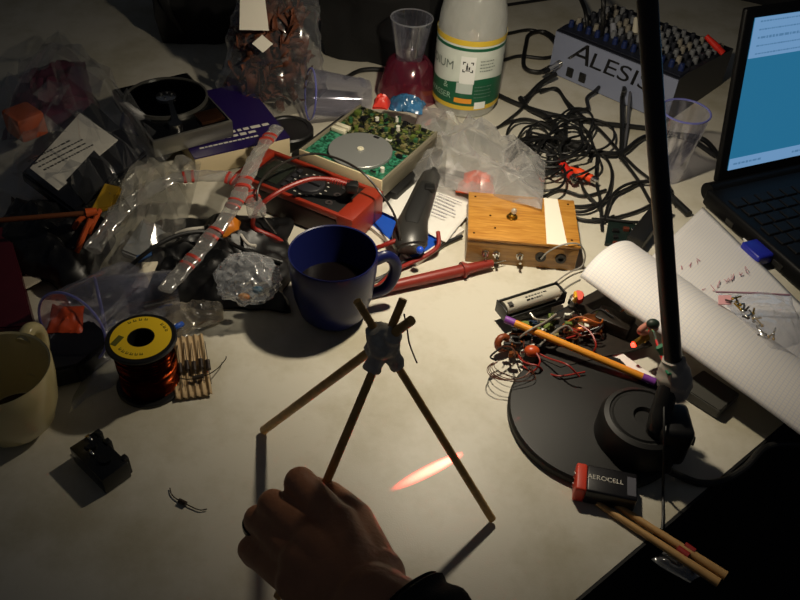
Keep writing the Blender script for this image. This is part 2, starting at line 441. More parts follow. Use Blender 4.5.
cyl(bm, (.016, .0165, .010), (.026, .0175, .010), .0022, seg=12)
part('loose_lead', bm, mat('lead_dark', '#3a332c', .4, .5), strip)

# ------------------------------------------------------------------ small black switch box
RB = P(103, 469, .0)
rl = thing('switch_box', 'small black plastic switch block on the bare table at lower left', 'switch', RB, R(-39))
bm = BM(); box(bm, (0, 0, .0095), (.046, .024, .019), None, .0012)
part('body', bm, mat('gloss_black', '#101010', .25), rl)
for x in (-.012, .008):
    bm = BM(); lathe(bm, [(0, .0187), (.0055, .0187), (.005, .0215), (0, .022)], 20, Matrix.Translation((x, .001, 0))); part('button', bm, mat('gloss_black', '#101010', .25), rl)
for x, y in ((-.017, .004), (-.004, -.003)):
    bm = BM(); sph(bm, (x, y, .0215), .0019, (1.8, .8, .8), 12); part('metal_pin', bm, CHROME, rl)
for x, y, h in ((-.019, .0125, .0205), (-.006, .0125, .0205), (.017, .0125, .020)):
    bm = BM(); box(bm, (x, y, h/2), (.006, .005, h), None, .0008); part('lug', bm, BLACK, rl)
bm = BM(); box(bm, (-.0245, .006, .014), (.006, .004, .0012), LM((0, 0, 0)), .0003); part('metal_tab', bm, mat('brass', '#b08d3c', .3, 1), rl)
bm = BM(); c = P(182, 502, .0022)
rs = thing('loose_resistor', 'tiny dark resistor with bent wire leads lying alone on the bare table', 'resistor', (c.x, c.y, 0))
cyl(bm, P(179, 500.5, .0022), P(186, 504, .0022), .002, seg=14); part('body', bm, mat('resistor_dark', '#2a1f18', .4), rs, True)
for pts in ([(179, 500.5), (174, 497), (171, 493), (170, 488)], [(186, 504), (192, 507), (200, 510), (207, 509)]):
    bm = BM(); tube(bm, [P(x, y, .0016) for x, y in pts], .0005, 6); part('lead', bm, mat('lead_dark', '#3a332c', .4, .5), rs, True)

# ------------------------------------------------------------------ tripod of sticks
AP = P(383, 342, .172)
tri = thing('stick_tripod', 'tripod of three brown wooden sticks bound with grey tape at the top', 'tripod', (-.04, .37, 0))
WOOD = mat('stick_wood', '#c49a58', .45, var=.2, scale=140)
LA, LBp, LC = P(264, 430, .0045), P(492, 519, .0045), P(278, 597, .0045)
for foot, ext, r, off in ((LA, .032, .0041, Vector((.002, .003, .0))), (LBp, .034, .0034, Vector((-.002, .003, .0))), (LC, .034, .0036, Vector((.001, -.003, 0)))):
    d = (AP-foot).normalized(); bm = BM()
    cyl(bm, foot, AP + off + d*ext, r*.95, r*.80, 16); part('leg', bm, WOOD, tri, True)
bm = BM()
for foot, k in ((LA, .016), (LBp, .024), (LC, .022)):
    d = (AP-foot).normalized(); cyl(bm, AP-d*k, AP+d*.013, .0058, .0075, 16)
sph(bm, AP, .0115, (1, 1, 1.15), 20)
tm = mesh_obj('tape_wrap', bm, mat('grey_putty_tape', '#c4bdae', .6, var=.2, scale=200)); tm.parent = tri
tm.matrix_parent_inverse = tri.matrix_basis.inverted()
md = tm.modifiers.new('r', 'REMESH'); md.mode = 'VOXEL'; md.voxel_size = .0011
md = tm.modifiers.new('s', 'SMOOTH'); md.iterations = 6; md.factor = .6
tx = bpy.data.textures.new('lumps', 'CLOUDS'); tx.noise_scale = .012
md = tm.modifiers.new('d', 'DISPLACE'); md.texture = tx; md.strength = .005; md.mid_level = .5; md.texture_coords = 'GLOBAL'
bm = BM(); t0 = P(404, 314, .19); tube(bm, [t0, P(407, 328, .18), P(409, 342, .165), P(414, 356, .155), P(417, 363, .15)], .0006, 6)
part('thread', bm, mat('dark_thread', '#3a2014', .6), tri, True)

# ------------------------------------------------------------------ the hand that holds a leg
def capsules():
    bm = BM()
    def cap(a, b, r0, r1):
        a, b = Vector(a), Vector(b); sph(bm, a, r0, seg=18); sph(bm, b, r1, seg=18); cyl(bm, a, b, r0, r1, 18, True)
    W = P(372, 604, .106)
    def finger(pts, rad):
        q = PX(pts)
        for (a, b), (r0, r1) in zip(zip(q, q[1:]), zip(rad, rad[1:])): cap(a, b, r0, r1)
        return q
    hold = None
    fi = finger([(338, 526, .098), (300, 483, .094), (305, 487, .078), (322, 490, .070)], (.0128, .0114, .0098, .0082))
    fm = finger([(313, 543, .094), (273, 505, .080), (277, 515, .062), (296, 524, .052)], (.0130, .0112, .0100, .0082))
    fr = finger([(300, 560, .088), (258, 519, .064), (259, 531, .050), (284, 545, .042)], (.0124, .0103, .0092, .0078))
    fp = finger([(296, 582, .080), (251, 549, .050), (254, 556, .040), (279, 570, .034)], (.0118, .0096, .0086, .0074))
    ft = finger([(378, 576, .100), (356, 519, .090), (342, 505, .086), (331, 493, .079)], (.0160, .0118, .0106, .0085))
    for q, r in ((fi, .0145), (fm, .0145), (fr, .014), (fp, .0135)): cap(W, q[0], .020, r)
    for a, b in ((fi, fm), (fm, fr), (fr, fp)): cap(a[0], b[0], .012, .012)
    cap(W, ft[0], .022, .0175); cap(ft[0], fi[0], .014, .0125); cap(ft[0], (ft[0]+fp[0])/2, .016, .017)
    cap(ft[1], fi[0].lerp(W, .25), .0105, .013)
    cap(W, P(440, 660, .108), .024, .030); cap(P(440, 660, .108), P(580, 790, .105), .030, .038)
    return bm, fr
bm, fr = capsules()
per = thing('person', 'bare left hand with a ring, in a black sleeve, gripping a tripod stick', 'person', P(420, 640, .0))
SKIN = mat('skin', '#b87c58', .5, var=.10, scale=70, bump=.25, bscale=260)
b = mesh_obj('body', bm, SKIN); b.parent = per; b.matrix_parent_inverse = per.matrix_basis.inverted()
md = b.modifiers.new('r', 'REMESH'); md.mode = 'VOXEL'; md.voxel_size = .0014; md.use_smooth_shade = True
md = b.modifiers.new('s', 'SMOOTH'); md.iterations = 7; md.factor = .6
bm = BM()
r0 = fr[0].lerp(fr[1], .55); rd = (fr[1]-fr[0]).normalized()
Mr = Matrix.Translation(r0) @ rd.to_track_quat('Z', 'Y').to_matrix().to_4x4()
r0 = fr[1].lerp(fr[2], .45); rd = (fr[2]-fr[1]).normalized(); Mr = Matrix.Translation(r0) @ rd.to_track_quat('Z', 'Y').to_matrix().to_4x4()
lathe(bm, [(.0098, -.0025), (.0112, -.0022), (.0112, .0022), (.0098, .0025)], 32, Mr, close=True)
part('ring', bm, mat('dark_ring', '#2a2622', .25, 1), per, True)
bm = BM()
s0, s1 = P(397, 619, .106), P(600, 830, .105); sd = (s1-s0).normalized()
tube(bm, [s0-sd*.002, s0+sd*.006, s0.lerp(s1, .3), s0.lerp(s1, .7), s1], .036, 28, n=10, rad=lambda t: .033+.012*t+.0015*math.sin(t*40), flat=.95)
for v in bm.verts: v.co += Vector((0, 0, 1))*noise.noise(v.co*40)*.003
part('sleeve', bm, mat('black_knit', '#0a0a0b', .9, bump=.3, bscale=900), per, True)

# ------------------------------------------------------------------ red laser diode taped to the lamp
LZ = P(633, 345, .034); HIT = P(434, 468)
ld = thing('laser_diode', 'small glowing red laser diode on wires beside the lamp arm', 'laser', (LZ.x, LZ.y, 0))
dz = (HIT-LZ).normalized()
bm = BM(); cyl(bm, LZ - dz*.016, LZ - dz*.001, .0034, seg=18); cyl(bm, LZ-dz*.017, LZ-dz*.012, .0042, seg=18)
part('barrel', bm, mat('brass', '#b08d3c', .3, 1), ld, True)
bm = BM(); sph(bm, LZ - dz*.0006, .0026, seg=14)
part('lens', bm, mat('red_glow', '#ff3020', .3, emit='#ff2418', es=14), ld, True)
for k, c in ((0, '#c02020'), (1, '#1c7a52')):
    bm = BM(); p = LZ-dz*.017; tube(bm, [p, p + Vector((.004, .006+.004*k, .006)), A0 + Vector((-.012, .006-.006*k, .016)), A0+AD*.012], .0011, 8)
    part('wire', bm, mat('wire_'+str(c), c, .4), ld, True)
bm = BM(); g = P(660, 346, .085); cyl(bm, g, P(666, 356, .078), .0042, seg=14)
part('resistor', bm, mat('green_component', '#146a48', .35), ld, True)
bm = BM(); tube(bm, [LZ-dz*.012, LZ-dz*.016+Vector((0, .003, .002)), P(640, 331, .052), P(648, 325, .060), P(656, 328, .066)], .0030, 12); part('sleeve', bm, mat('wire_glow_pink', '#b87a68', .45), ld, True)  # wire tube whose pink colour stands in for the laser's red glow
bm = BM(); sph(bm, P(653, 324, .070), .006, (1, .8, .8)); part('connector', bm, mat('dark_green', '#1e2c22', .5), ld, True)
ll = bpy.data.lights.new('laser_light', 'SPOT'); ll.energy = 400; ll.color = (1, .045, .035); ll.spot_size = R(2.8); ll.spot_blend = 1.0; ll.shadow_soft_size = .0008
lo = bpy.data.objects.new('laser_light', ll); C.objects.link(lo); lo.location = LZ + dz*.004
lo.rotation_euler = dz.to_track_quat('-Z', 'Y').to_euler()

# ------------------------------------------------------------------ nine volt battery and the pair of chopsticks
NB = P(605, 487, .009)
nv = thing('block_battery', 'black block battery with a red end lying beside the lamp base', 'battery', (NB.x, NB.y, 0), R(-9))
bm = BM(); box(bm, (.004, 0, .00875), (.041, .0265, .0175), None, .0018, 3); part('body', bm, mat('battery_black', '#17161a', .35), nv)
bm = BM(); box(bm, (-.0205, 0, .00875), (.009, .0266, .0176), None, .0018, 3); part('red_end', bm, mat('battery_red', '#d2402a', .4), nv)
bm = BM(); box(bm, (.0195, -.001, .0176), (.007, .018, .0003)); part('grey_panel', bm, mat('battery_grey', '#54545e', .5), nv)
bm = BM(); text_bm(bm, 'AEROCELL', .0062, LM((-.0015, .001, .0177)), sx=.98); part('lettering', bm, mat('pale_print', '#c8c4b8', .5), nv)
bm = BM(); cyl(bm, (-.022, 0, .004), (-.0262, 0, .004), .002); cyl(bm, (-.022, .006, .009), (-.0262, .006, .009), .0035)
part('terminals', bm, CHROME, nv)
CW = mat('pale_bamboo', '#c39a62', .5, var=.1, scale=120)
ch = thing('chopsticks', 'pair of pale bamboo chopsticks reaching over the dark table edge', 'chopsticks', P(650, 535))
for (a, b2) in (((597, 503, .0030), (719, 583, .0042)), ((602, 496, .0030), (726, 576, .0042))):
    bm = BM(); tube(bm, [P(*a), P(*a).lerp(P(*b2), .5), P(*b2)], .004, 12, rad=lambda t: .0024+.0014*t)
    part('stick', bm, CW, ch, True)
a, b2 = P(606, 500, .004), P(727, 580, .005)
bm = BM(); p, q_ = P(681, 546, .0046), P(692, 554, .0046); d = (q_-p)
for (u, v) in (((677, 549), (688, 557)), ((684, 546), (694, 553))):
    cyl(bm, P(*u, .0040), P(*v, .0041), .0037, seg=16)
part('red_print', bm, mat('red_ink', '#9c2420', .6), ch, True)
bm = BM(); bag(bm, [P(652, 556, -.002), P(690, 582, -.004), P(704, 572, .0), P(668, 545, .0)], .010, .006, 60, 5, 20, 14)
for v in bm.verts: v.co.z -= .006
part('paper_sleeve', bm, MILK, ch, True)

# ------------------------------------------------------------------ wooden effects box
f0, f1 = P(463, 263), P(578, 275)
rz = R(-1.5); WB = Vector((.0675, .6800, 0))
BW, BD, BH = .1185, .084, .0335
wb = thing('wooden_box', 'small honey coloured wooden box with toggle switches along its front', 'box', WB, rz)
def wood_mat(name, c1, c2, sc=(1, 9, 9)):
    m = mat(name, c1, .38, coat=.15); nt = m.node_tree; b = nt.nodes['Principled BSDF']
    tc = nt.nodes.new('ShaderNodeTexCoord'); mp = nt.nodes.new('ShaderNodeMapping'); mp.inputs['Scale'].default_value = sc
    n = nt.nodes.new('ShaderNodeTexNoise'); n.inputs['Scale'].default_value = 26; n.inputs['Detail'].default_value = 5; n.inputs['Distortion'].default_value = 1.2
    r = nt.nodes.new('ShaderNodeValToRGB'); r.color_ramp.elements[0].position = .35; r.color_ramp.elements[0].color = rgb(c1); r.color_ramp.elements[1].position = .65; r.color_ramp.elements[1].color = rgb(c2)
    nt.links.new(tc.outputs['Object'], mp.inputs[0]); nt.links.new(mp.outputs[0], n.inputs['Vector']); nt.links.new(n.outputs['Fac'], r.inputs[0]); nt.links.new(r.outputs[0], b.inputs['Base Color'])
    return m
HONEY = wood_mat('honey_wood', '#a8702a', '#c99242')
bm = BM(); box(bm, (BW/2, BD/2, BH/2-.002), (BW, BD, BH-.004), None, .0008); part('carcass', bm, wood_mat('box_wood', '#8a6230', '#a87c40'), wb)
bm = BM(); box(bm, (BW/2, BD/2, BH-.0018), (BW+.001, BD+.001, .0036), None, .0006); part('lid', bm, HONEY, wb)
bm = BM(); s = BH+.0002
q = [(.70, .0), (.885, .0), (.845, 1.), (.715, 1.)]
slab(bm, [(x*BW, y*BD) for x, y in q], s, s+.0003); part('paper_label', bm, mat('label_paper', '#ece6d6', .7), wb)
for x, y in ((.05, .1), (.06, .9), (.93, .12), (.94, .9), (.2, .5), (.24, .24)):
    bm = BM(); lathe(bm, [(0, s-.0005), (.0012, s-.0005), (.0012, s+.0003), (0, s+.0005)], 12, Matrix.Translation((x*BW, y*BD, 0))); part('screw', bm, mat('dark_screw', '#4a3318', .4, .8), wb)
bm = BM(); lathe(bm, [(0, s), (.0062, s), (.0062, s+.0008), (.0042, s+.0012), (.0042, s+.004), (.003, s+.0052), (0, s+.0054)], 28, Matrix.Translation((.40*BW, .50*BD, 0)))
part('button', bm, mat('brass', '#b08d3c', .3, 1), wb)
bm = BM(); sph(bm, (.40*BW+.001, .50*BD, s+.008), .0032, (1, 1, 1.3), 16); part('indicator', bm, mat('clear_led', '#d8d4c8', .1, trans=.6), wb)
for k, x in enumerate((.17, .27, .48)):
    bm = BM(); cyl(bm, (x*BW, 0, .016), (x*BW, -.0025, .016), .0042, seg=6); cyl(bm, (x*BW, -.002, .016), (x*BW, -.006, .016), .003, seg=16)
    cyl(bm, (x*BW, -.005, .016), (x*BW+.0005, -.013, .0145 if k != 1 else .0185), .0011, .0016, 12)
    part('toggle_switch', bm, CHROME, wb)
for x in (.67, .85):
    bm = BM(); lathe(bm, [(.0028, 0), (.0058, 0), (.0056, .003), (.0028, .003)], 24, Matrix.Translation((x*BW, 0, .0165)) @ Euler((PI/2, 0, 0)).to_matrix().to_4x4(), close=True)
    cyl(bm, (x*BW, .002, .0165), (x*BW, -.0005, .0165), .003)
    part('jack_socket', bm, mat('socket_black', '#1c1a18', .35), wb)
bm = BM(); tube(bm, [P(541, 259, .016), P(548, 252, .026), P(562, 245, .036), P(578, 244, .036), P(585, 254, .022), P(582, 266, .008), P(570, 272, .006), P(556, 282, .006), P(545, 292, .008), P(535, 300, .014)], .0009, 8)
single('hookup_wire', bm, mat('grey_wire', '#8c8880', .4), 'thin grey wire looping from the wooden box socket to the circuit', 'wire')

# ------------------------------------------------------------------ multimeter with its leads
m0, m1 = P(268, 203, .035), P(357, 222, .035)
rz = R(-27); MW = .158; MD = .066
mp0 = P(352, 223, .035); u = Vector((math.cos(rz), math.sin(rz), 0)); v = Vector((-u.y, u.x, 0))
mc = mp0 - u*MW; mc.z = 0
mm = thing('multimeter', 'multimeter in a red rubber holster lying behind the blue mug', 'multimeter', mc, rz)
RED = mat('holster_red', '#8a2814', .45)
bm = BM(); box(bm, (MW/2, MD/2, .016), (MW, MD, .032), None, .005, 3); part('holster', bm, mat('holster_dark', '#2a0f0a', .5), mm)
bm = BM()
for y in (.0025, MD-.0025): box(bm, (MW/2, y, .034), (MW, .005, .008), None, .0015)
box(bm, (MW-.0105, MD/2, .020), (.023, MD+.001, .037), None, .004); box(bm, (.006, MD/2, .034), (.012, MD-.002, .009), None, .002)
part('holster_rim', bm, RED, mm)
bm = BM(); box(bm, (MW/2-.004, MD/2, .0335), (MW-.035, MD-.011, .004), None, .001); part('face', bm, BLACK, mm)
bm = BM(); box(bm, (.034, MD/2, .0358), (.032, .042, .001), None, .0004); part('display', bm, mat('lcd_grey', '#22261f', .2), mm)
bm = BM(); lathe(bm, [(0, .0352), (.017, .0352), (.0165, .038), (.015, .039), (0, .039)], 32, Matrix.Translation((.082, MD/2, 0))); box(bm, (.082, MD/2, .0405), (.028, .005, .004), None, .001); part('dial', bm, mat('dial_grey', '#26262a', .4), mm)
for i in range(4):
    bm = BM(); box(bm, (.057, .017+.0105*i, .0362), (.005, .007, .002), None, .0006); part('key', bm, mat('dial_grey', '#26262a', .4), mm)
for i in range(3):
    bm = BM(); lathe(bm, [(.002, .035), (.0042, .035), (.0042, .0365), (.002, .0365)], 20, Matrix.Translation((.118, .016+.017*i, 0)), close=True); part('socket', bm, mat('socket_rim', '#3a3434', .4), mm)
bm = BM(); random.seed(2)
for i in range(16):
    a = 2*PI*i/16; box(bm, (.082+.0205*math.cos(a), MD/2+.0205*math.sin(a), .0356), (.003, .0012, .0003), None)
part('dial_marks', bm, mat('pale_print', '#c8c4b8', .5), mm)
TR = mat('test_lead_red', '#861f16', .38)
PB = mat('probe_red', '#82281e', .42)
tl = thing('red_test_lead', 'red test lead with a thick red probe lying in front of the wooden box', 'test lead', P(420, 284))
bm = BM(); cyl(bm, P(352, 191, .038), P(350, 187, .056), .005, seg=16); box(bm, P(352, 187, .058), (.014, .012, .012), LM((0, 0, 0)), .003); part('plug', bm, BLACK, tl, True)
bm = BM(); tube(bm, [P(350, 185, .060), P(335, 180, .064), P(312, 179, .066), P(288, 187, .064), P(268, 199, .058), P(256, 211, .046), P(253, 226, .030), P(262, 232, .022), P(276, 238, .016), P(292, 250, .008)], .0026, 10)
for i in range(9):
    p = P(349-2.6*i, 184.5-.55*i, .0605+.0004*i); cyl(bm, p, p + Vector((-.0013, 0, .0002)), .0036, seg=12)
tube(bm, [P(367, 252, .012), P(382, 246, .024), P(398, 240, .030), P(412, 238, .03)], .0026, 10)
tube(bm, [P(438, 232, .02), P(438, 246, .014), P(425, 256, .008), P(408, 264, .006), P(396, 270, .006), P(384, 281, .006), P(372, 291, .008), P(364, 297, .009)], .0024, 10)
part('cable', bm, TR, tl, True)
pa, pb = P(370, 291, .0085), P(467, 269, .0085); d = (pb-pa).normalized()
bm = BM(); tube(bm, [pa, pa+d*.02, pa.lerp(pb, .5), pb-d*.01, pb], .006, 18, n=6, rad=lambda t: .0052+.0016*t)
cyl(bm, pb-d*.006, pb-d*.003, .0088, .0088, 24); cyl(bm, pb, pb+d*.03, .0058, .0042, 18)
part('probe_handle', bm, PB, tl, True)
bm = BM(); cyl(bm, pa-d*.014, pa, .0032, .0046, 14); part('strain_relief', bm, mat('dark_red', '#4a1812', .5), tl, True)
bm = BM(); cyl(bm, pb+d*.03, pb+d*.046, .001, .0006, 10); part('tip', bm, CHROME, tl, True)
bm = BM()
tube(bm, [P(276, 234, .016), P(263, 216, .03), P(257, 200, .058), P(262, 180, .070), P(283, 163, .066), P(310, 154, .062), P(336, 158, .066), P(362, 172, .068), P(382, 195, .05), P(394, 214, .044), P(400, 236, .038), P(400, 252, .016), P(392, 268, .008), P(380, 280, .006), P(366, 286, .006)], .0013, 8)
single('black_test_wire', bm, mat('dark_wire', '#2a2622', .4), 'thin dark wire arcing across the multimeter to the right of the blue mug', 'wire')
bm = BM()
tube(bm, [P(366, 283, .004), P(380, 278, .004), P(392, 272, .005), P(404, 262, .006), P(420, 258, .004), P(432, 252, .004), P(446, 243, .004), P(462, 236, .004)], .0022, 8)
single('black_lead', bm, RUB, 'black lead running from the blue mug towards the wooden box', 'cable')

# ------------------------------------------------------------------ papers, blue booklet, knife
bk = thing('blue_booklet', 'blue booklet with white borders under the black knife handle', 'booklet', P(410, 228))
pts = [(361, 223), (416, 267), (464, 233), (404, 190)]
bm = BM(); slab(bm, [P(*p) for p in pts], .0006, .005); part('pages', bm, mat('booklet_edge', '#d8d4cc', .7), bk, True, smooth=False)
pts = [(366, 220), (414, 259), (455, 232), (404, 194)]
bm = BM(); slab(bm, [P(x, y, .0052) for x, y in pts], .0052, .0058); part('cover', bm, mat('booklet_blue', '#1d4fb4', .35), bk, True, smooth=False)
def sheet(pts4, nu=14, nv=14, z=None, seed=1, amp=.002):
    bm = BM(); a, b, c, d = [Vector(p) for p in pts4]; g = []
    uvl = bm.loops.layers.uv.new('UVMap')
    for i in range(nu+1):
        g.append([])
        for j in range(nv+1):
            u, v = i/nu, j/nv
            p = a.lerp(b, u).lerp(d.lerp(c, u), v)
            p.z += amp*(noise.noise(p*25+Vector((seed, 0, 0)))+.4) + (z(u, v) if z else 0)
            g[-1].append(bm.verts.new(p))
    for i in range(nu):
        for j in range(nv):
            f = bm.faces.new((g[i][j], g[i+1][j], g[i+1][j+1], g[i][j+1]))
            for l, (x, y) in zip(f.loops, ((i, j), (i+1, j), (i+1, j+1), (i, j+1))): l[uvl].uv = (x/nu, y/nv)
    return bm
def thick(o, t=.0003):
    md = o.modifiers.new('t', 'SOLIDIFY'); md.thickness = t; return o
bm = sheet([P(380, 211, .010), P(446, 242, .009), P(476, 205, .008), P(420, 168, .010)], seed=3)
ps = thing('printed_paper', 'white printed sheet on the blue booklet behind the black knife handle', 'paper', P(430, 205))
thick(part('sheet', bm, WHITE, ps, True))
pc = P(442, 208, .0145)
bm = BM(); marks(bm, -.018, .022, .036, 7, .006, .0014, LM(pc, R(-30)), 5); part('print', bm, mat('faint_print', '#9a96a0', .7), ps, True)

kn = thing('utility_knife', 'dark grey moulded knife handle lying on the papers left of the wooden box', 'knife', P(418, 215))
GREY = mat('knife_grey', '#2c2b29', .38)
sp0 = [P(412, 250, .022), P(410, 238, .027), P(413, 222, .030), P(420, 204, .031), P(426, 188, .029), P(431, 176, .026)]
def krad(t): return .0172 - .006*max(0, (t-.25)/.75) + .002*math.sin(PI*min(1, t*2.2)) - (.003 if t < .05 else 0)
bm = BM(); tube(bm, sp0, .015, 24, n=8, rad=krad, flat=.72); part('handle', bm, GREY, kn, True)
bm = BM(); g_ = [q + Vector((0, 0, krad(t)*.72-.0012)) for q, t in ((sp0[1].lerp(sp0[2], .35), .28), (sp0[2], .4), (sp0[3], .6), (sp0[4], .8))]
tube(bm, g_, .008, 14, n=8, flat=.28, rad=lambda t: .0045+.0045*math.sin(PI*min(1, max(0, .12+.8*t)))**.6)
part('grip', bm, mat('grip_black', '#191919', .6), kn, True)
bm = BM(); box(bm, P(430, 188, .040), (.012, .012, .006), None, .0015); part('slider', bm, BLACK, kn, True)
bm = BM(); d = (sp0[5]-sp0[4]).normalized(); cyl(bm, sp0[5]-d*.002, sp0[5]+d*.012, .0075, .0065, 18); part('nose', bm, BLACK, kn, True)
bm = BM(); sph(bm, P(420, 250, .030), .0042, seg=14); part('end_button', bm, mat('bright_blue', '#1f4fd0', .35), kn, True)

def board_mat(name, cols, scale):
    m = mat(name, cols[0], .42); nt = m.node_tree; b = nt.nodes['Principled BSDF']
    tc = nt.nodes.new('ShaderNodeTexCoord'); v = nt.nodes.new('ShaderNodeTexVoronoi'); v.inputs['Scale'].default_value = scale; v.distance = 'CHEBYCHEV'
    r = nt.nodes.new('ShaderNodeValToRGB'); r.color_ramp.interpolation = 'CONSTANT'
    while len(r.color_ramp.elements) < len(cols): r.color_ramp.elements.new(.5)
    for i, c in enumerate(cols): r.color_ramp.elements[i].position = i/len(cols); r.color_ramp.elements[i].color = rgb(c)
    sp = nt.nodes.new('ShaderNodeSeparateColor')
    nt.links.new(tc.outputs['Object'], v.inputs['Vector']); nt.links.new(v.outputs['Color'], sp.inputs[0]); nt.links.new(sp.outputs[0], r.inputs[0]); nt.links.new(r.outputs[0], b.inputs['Base Color'])
    return m
# ------------------------------------------------------------------ open disk drive with a green circuit board
dz0 = .022
d0 = P(300, 150, .046); rz = R(-28); u = Vector((math.cos(rz), math.sin(rz), 0)); v = Vector((-u.y, u.x, 0))
bm = BM(); box(bm, (0, 0, .0105), (.150, .115, .021), LM((*(d0 + u*.045 + v*.078).xy, 0), rz), .003)
single('plastic_case', bm, BLACK, 'flat black plastic case underneath the open green drive', 'case')
DW, DD = .113, .128
dr = thing('disk_drive', 'opened disk drive showing a grey disc and a green circuit board', 'disk drive', (d0.x, d0.y, dz0), rz)
GB = board_mat('board_green', ['#1f5c42', '#2c7458', '#1b4a36', '#3d8a6c', '#26664a', '#123226'], 420)
TANM = mat('chassis_cream', '#cfc09a', .45)
bm = BM(); box(bm, (DW/2, DD/2, .011), (DW, DD, .020), None, .001)
for x in (.0012, DW-.0012): box(bm, (x, DD/2, .0135), (.0024, DD, .025), None, .0006)
part('chassis', bm, mat('chassis_grey', '#8d8672', .4, .3), dr)
bm = BM(); box(bm, (DW/2, -.0012, .0135), (DW, .0024, .025), None, .0006); part('front_plate', bm, TANM, dr)
bm = BM(); box(bm, (DW/2, DD*.26, .0222), (DW-.007, DD*.48, .0016)); part('circuit_board', bm, GB, dr, smooth=False)
bm = BM(); box(bm, (DW/2, DD*.755, .0236), (DW-.007, DD*.47, .0018)); part('circuit_board', bm, board_mat('board_olive', ['#2a3518', '#4a5626', '#15180e', '#6a6638', '#39482a', '#1c2a1a', '#7d7a58', '#101208'], 380), dr, smooth=False)
bm = BM(); lathe(bm, [(0, .0232), (.0375, .0232), (.0375, .0262), (.037, .0267), (.0045, .0267), (.004, .0275), (0, .0275)], 64, Matrix.Translation((DW*.52, DD*.30, 0))); part('disc', bm, mat('disc_grey', '#8f918f', .3, .35), dr)
bm = BM(); lathe(bm, [(0, .027), (.0042, .027), (.0038, .0285), (0, .0288)], 24, Matrix.Translation((DW*.52, DD*.30, 0))); part('spindle', bm, mat('ivory', '#d8d2b8', .4), dr)
rn = random.Random(12)
CMP = [mat('chip_black', '#16171a', .35), mat('chip_olive', '#5a6a2c', .45), mat('chip_tan', '#6e6642', .45), CHROME, mat('chip_green', '#2f5a3a', .4), mat('chip_white', '#d8d6c8', .5)]
for i in range(92):
    back = i < 76
    x = rn.uniform(.008, DW-.010); y = rn.uniform(DD*.55, DD*.97) if back else rn.choice([rn.uniform(.004, .02), rn.uniform(.05, .062)])
    if not back and abs(x-DW*.52) < .036: continue
    sx, sy, sz = rn.uniform(.002, .008), rn.uniform(.002, .007), rn.uniform(.001, .0045)
    z = .0245 if back else .0230
    bm = BM()
    if rn.random() < .2:
        cyl(bm, (x, y, z), (x, y, z+.006), .0026, seg=14); part('capacitor', bm, rn.choice(CMP), dr)
    else:
        box(bm, (x, y, z+sz/2), (sx, sy, sz), None, .0003, 1); part('chip', bm, rn.choices(CMP, (6, 4, 3, 1, 3, .5))[0], dr)
for k in (0, 1):
    bm = BM(); box(bm, (.014, DD*.47+.009*k, .0262), (.019, .006, .005), None, .0006); part('connector', bm, mat('ivory', '#d8d2b8', .4), dr)

bc_ = P(288, 140)
bm = BM(); lathe(bm, [(0, .001), (.032, .001), (.033, .003), (.033, .016), (.031, .018), (.026, .018), (.025, .0165), (0, .0165)], 44, Matrix.Translation(bc_)); single('black_disc', bm, BLACK, 'round black disc between the purple box and the open green drive', 'disc')
# ------------------------------------------------------------------ circuit heap with the battery holder
bh = thing('battery_holder', 'open holder carrying one silver cell in front of the wooden box', 'battery holder', P(532, 308))
a, b2 = P(503, 309, .022), P(559, 291, .022); d = (b2-a).normalized(); s = Vector((-d.y, d.x, 0))
Mh = Matrix.Translation((a+b2)/2) @ Matrix((( d.x, s.x, 0), (d.y, s.y, 0), (0, 0, 1))).to_4x4(); Lh = (b2-a).length
bm = BM()
box(bm, (0, 0, -.0085), (Lh+.004, .019, .002), Mh); box(bm, (0, .0092, -.002), (Lh+.004, .0012, .012), Mh, .0004); box(bm, (0, -.0088, -.007), (Lh+.004, .0012, .005), Mh, .0004)
for x in (-1, 1): box(bm, (x*(Lh/2+.0016), 0, -.002), (.0016, .019, .014), Mh, .0004)
box(bm, (0, 0, -.0155), (Lh*.7, .014, .012), Mh, .001)
part('tray', bm, BLACK, bh, True)
bm = BM(); 
for x in (-1, 1): box(bm, (x*(Lh/2+.0002), 0, -.001), (.0008, .008, .009), Mh)
part('contact', bm, CHROME, bh, True)
aa = thing('round_cell', 'silver round battery cell in the holder in front of the wooden box', 'battery', Mh @ Vector((0, 0, -.0072)))
bm = BM(); cyl(bm, Mh @ Vector((-Lh/2+.001, 0, 0)), Mh @ Vector((Lh/2-.003, 0, 0)), .0071, seg=32); cyl(bm, Mh @ Vector((Lh/2-.003, 0, 0)), Mh @ Vector((Lh/2-.001, 0, 0)), .0026)
part('can', bm, mat('cell_silver', '#c9c4b4', .35, .2), aa, True)
bm = BM()
def onc(l, z=0): return lambda c: Vector((c.x, .0073*math.sin(c.y/.0073-.35), .0073*math.cos(c.y/.0073-.35)))
marks(bm, -.009, .0018, .026, 2, .0034, .0018, LM((0, 0, 0)), 11)
for v in bm.verts: v.co = onc(0)(v.co)
box(bm, (-Lh/2+.006, -.0025, .0068), (.005, .005, .0008), LM((0, 0, 0)))
bmesh.ops.transform(bm, matrix=Mh, verts=bm.verts)
part('print', bm, mat('dark_print', '#2c2a28', .5), aa, True)

